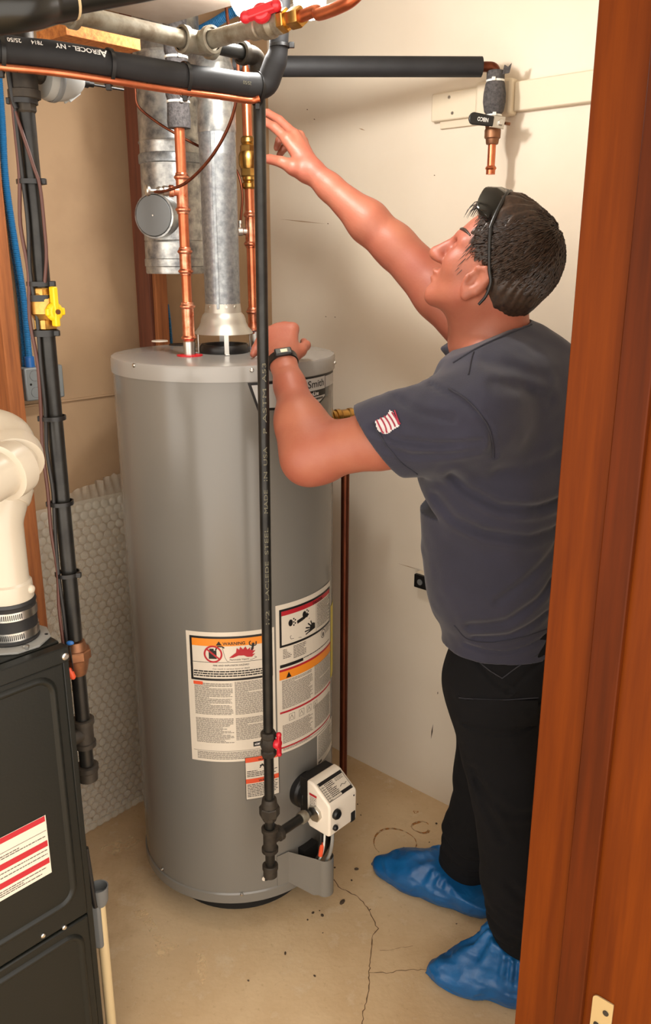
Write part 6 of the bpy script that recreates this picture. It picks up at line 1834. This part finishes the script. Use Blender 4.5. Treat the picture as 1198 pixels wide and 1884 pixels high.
# ================================================================== THINGS WORN
bpy.context.view_layer.update()
from mathutils.bvhtree import BVHTree
def bvh_of(Vv, Ff):
    return BVHTree.FromPolygons([tuple(v) for v in Vv], [tuple(int(i) for i in f) for f in Ff])
_camo = Vector((0, 0, CAMH))
def on_surface(tree, px, py, lift=.0015):
    r = _ray(px, py).normalized()
    loc, nrm, _i, _d = tree.ray_cast(_camo, r)
    if loc is None: return None
    if nrm.dot(r) > 0: nrm = -nrm
    return loc + nrm * lift
tree_s = bvh_of(Vs, Fs); tree_t = bvh_of(Vt, Ft)
def decal(tree, poly, name, mat, parent, lift=.0016, cell=5.0):
    """cloth patch following the surface: grid over the outline"""
    xs = [p[0] for p in poly]; ys = [p[1] for p in poly]
    def inside(x, y):
        c = False; j = len(poly) - 1
        for i in range(len(poly)):
            if (poly[i][1] > y) != (poly[j][1] > y) and x < (poly[j][0] - poly[i][0]) * (y - poly[i][1]) / (poly[j][1] - poly[i][1]) + poly[i][0]: c = not c
            j = i
        return c
    nx = int((max(xs) - min(xs)) / cell) + 1; ny = int((max(ys) - min(ys)) / cell) + 1
    vs = {}; V_ = []; F_ = []
    def vert(i, j):
        if (i, j) not in vs:
            p = on_surface(tree, min(xs) + i * cell, min(ys) + j * cell, lift)
            vs[(i, j)] = None if p is None else len(V_)
            if p is not None: V_.append(p)
        return vs[(i, j)]
    for i in range(nx):
        for j in range(ny):
            if inside(min(xs) + (i + .5) * cell, min(ys) + (j + .5) * cell):
                q = [vert(i, j), vert(i, j + 1), vert(i + 1, j + 1), vert(i + 1, j)]
                if None not in q: F_.append(tuple(q))
    return obj(name, MB().add(V_, F_), mat, parent, smooth=80)
def ribbon(tree, pts, w, name, mat, parent, lift=.0012, n=8):
    """stitched line on cloth"""
    P = spline([Vector((x, y, 0)) for x, y in pts], n); Q = [on_surface(tree, p.x, p.y, lift) for p in P]; Q = [q for q in Q if q is not None]
    if len(Q) < 3: return None
    mb = MB(); mb.tube(Q, w, 6)
    return obj(name, mb, mat, parent, smooth=60)
# flag patch on the left sleeve
M['patch_red'] = material('red_thread', (150, 40, 62), 0.8)
M['patch_white'] = material('white_thread', (198, 192, 192), 0.8)
flag = [(691, 776), (712, 766), (718, 755), (724, 758), (736, 784), (708, 800), (696, 791)]
fp_ = decal(tree_s, flag, 'flag_patch', M['patch_white'], shirt, .0022, 2.0); fp_['label'] = 'red and white striped flag patch'
for k in range(6):
    x0 = 694 + k * 7.0; y0 = 774 - k * 3.6
    mb = MB(); Q = []
    for j in range(9):
        t = j / 8; x, y = x0 + 13 * t + 2 * math.sin(t * 3), y0 + 28 * t - k * .6 * t
        inside = on_surface(tree_s, min(x, 737 - (0 if y > 778 else (784 - y) * .35)), y, .0032)
        if inside is not None and y < 800 - (x - 708) * .55 and y > 775 - (x - 691) * .52: Q.append(inside)
    if len(Q) > 2:
        mb.tube(Q, .0014, 6); obj('red_stripe', mb, M['patch_red'], fp_, smooth=60)
# seams and hems
ribbon(tree_s, [(826, 715), (862, 738), (893, 775), (906, 815), (907, 845)], .0016, 'sleeve_seam', M['seam'], shirt)
ribbon(tree_s, [(686, 778), (706, 812), (735, 848), (768, 872)], .0012, 'cuff_stitch', M['seam'], shirt)
ribbon(tree_s, [(836, 1150), (862, 1176), (905, 1182), (960, 1172), (1010, 1156)], .0012, 'hem_stitch', M['seam'], shirt)
ribbon(tree_s, [(834, 668), (880, 640), (930, 617), (978, 598)], .0016, 'collar_stitch', M['seam'], shirt)
ribbon(tree_s, [(862, 690), (868, 660), (872, 648)], .0014, 'shoulder_seam', M['seam'], shirt)
M['thread_grey'] = material('grey_thread', (46, 46, 52), 0.9)
ribbon(tree_t, [(845, 1284), (880, 1286), (930, 1287), (990, 1283)], .0011, 'pocket_stitch', M['thread_grey'], trousers)
ribbon(tree_t, [(872, 1208), (900, 1232), (924, 1248)], .0011, 'pocket_stitch', M['thread_grey'], trousers)
ribbon(tree_t, [(924, 1248), (955, 1225), (990, 1204)], .0011, 'pocket_stitch', M['thread_grey'], trousers)
decal(tree_t, [(850, 1286), (990, 1286), (990, 1334), (930, 1338), (880, 1336), (852, 1326)], 'cargo_pocket_flap', M['trousers'], trousers, .0045, 6.0)
# fitness band on the left wrist
wd = (LW - LE); wd = wd / np.linalg.norm(wd)
wc = Vector(LW) + Vector(wd) * .004
wa = Vector(wd)
fitness = thing('fitness_band', 'black fitness band with small screen on the near wrist', 'wristband', wc)
sx = Vector((1, 0, 0)) - wa * wa.x; sx.normalize(); sy = wa.cross(sx); sy.normalize()
if sy.y > 0: sy = -sy
def bandf(m):
    n = 40; vs = []; fs = []
    for k in range(n):
        a = 2 * math.pi * k / n
        c, s_ = math.cos(a), math.sin(a)
        p = wc + sx * c * .0290 + sy * s_ * .0275; o = (sx * c + sy * s_)
        w = .0085
        vs += [p - wa * w, p + wa * w, p + o * .003 + wa * w * .85, p + o * .003 - wa * w * .85]
    for k in range(n):
        j = (k + 1) % n
        for q in range(4): fs.append((4 * k + q, 4 * j + q, 4 * j + (q + 1) % 4, 4 * k + (q + 1) % 4))
    m.add(vs, fs)
part('strap', fitness, M['black_plastic'], bandf)
nd = (sy * .93 + sx * .08).normalized(); tx = sx - nd * nd.dot(sx); tx.normalize()
cs = part('case', fitness, M['black_plastic'], lambda m: m.box(wc + nd * .0295, (.036, .019, .008), (tx, wa, nd)), bevel=.003, seg=3)
M['glass_dark'] = material('dark_glass', (40, 52, 56), 0.08, spec=.8)
part('screen', cs, M['glass_dark'], lambda m: m.box(wc + nd * .0338, (.028, .0125, .0008), (tx, wa, nd)))
M['lcd'] = material('pale_display', (206, 190, 160), 0.3)
part('display', cs, M['lcd'], lambda m: m.box(wc + nd * .0343 + tx * .001, (.014, .008, .0006), (tx, wa, nd)))
# sunglasses pushed up on the head
M['lens'] = material('dark_lens', (12, 14, 14), 0.08, spec=.5)
gl = thing('sunglasses', 'black wraparound sunglasses pushed up on the hair', 'sunglasses', Vector(hd_(.02, 0, .12)))
def hv3(f, l, u): return Vector(hd_(f + .022, l * .975, u - .004))
def lens(m, a0, a1):
    n = 12; vs = []; fs = []
    for i in range(n + 1):
        a = math.radians(a0 + (a1 - a0) * i / n)
        edge = abs(2 * i / n - 1); hgt = .040 * math.sqrt(max(0.06, 1 - edge ** 4))
        rl, ru = .084, .098
        l_, u_ = rl * math.sin(a), .024 + ru * math.cos(a)
        f0 = .012 + .020 * math.cos(a)
        for (df, dr) in ((0, 0), (hgt * .5, .002), (hgt, -.006), (hgt, -.004), (hgt * .5, .0045), (0, .0025)):
            vs.append(hv3(f0 + df, l_ + dr * math.sin(a), u_ + dr * math.cos(a)))
    for i in range(n):
        for q in range(6): fs.append((6 * i + q, 6 * i + (q + 1) % 6, 6 * i + 6 + (q + 1) % 6, 6 * i + 6 + q))
    fs += [tuple(range(6))[::-1], tuple(6 * n + q for q in range(6))]
    m.add(vs, fs)
part('lens', gl, M['lens'], lambda m: lens(m, 8, 66), smooth=50)
part('lens', gl, M['lens'], lambda m: lens(m, -66, -8), smooth=50)
fr = []
for i in range(33):
    a = math.radians(-72 + 144 * i / 32); fr.append(hv3(.010 + .020 * math.cos(a), .0865 * math.sin(a), .024 + .1005 * math.cos(a)))
part('brow_frame', gl, M['black_plastic'], lambda m: m.tube(fr, .0034, 10), smooth=60)
for sgn in (1, -1):
    tp = [hv3(.016, .083 * sgn, .058), hv3(.006, .0865 * sgn, .040), hv3(-.008, .0885 * sgn, .016), hv3(-.022, .089 * sgn, -.006), hv3(-.034, .0885 * sgn, -.022), hv3(-.038, .086 * sgn, -.046), hv3(-.034, .083 * sgn, -.066)]
    part('temple_arm', gl, M['black_plastic'], lambda m: m.tube(spline(tp, 6), [.0040 - .0012 * i / 36 for i in range(37)], 8), smooth=60)
# eyebrow
tree_b = bvh_of(Vb, Fb)
for sgn in (1, -1):
    Q = []
    for i in range(9):
        t = i / 8; p = Vector(hd_(.094 - .030 * t * t, (.016 + .036 * t) * sgn, .020 + .005 * math.sin(t * 3)))
        loc, nrm, _i, _d = tree_b.find_nearest(p); Q.append(loc + (p - loc) * .0)
    mb = MB(); mb.tube(Q, [.0014 + .0022 * math.sin(math.pi * (i + .6) / 9) for i in range(9)], 6)
    obj('eyebrow', mb, M['hair'], hair, smooth=60)
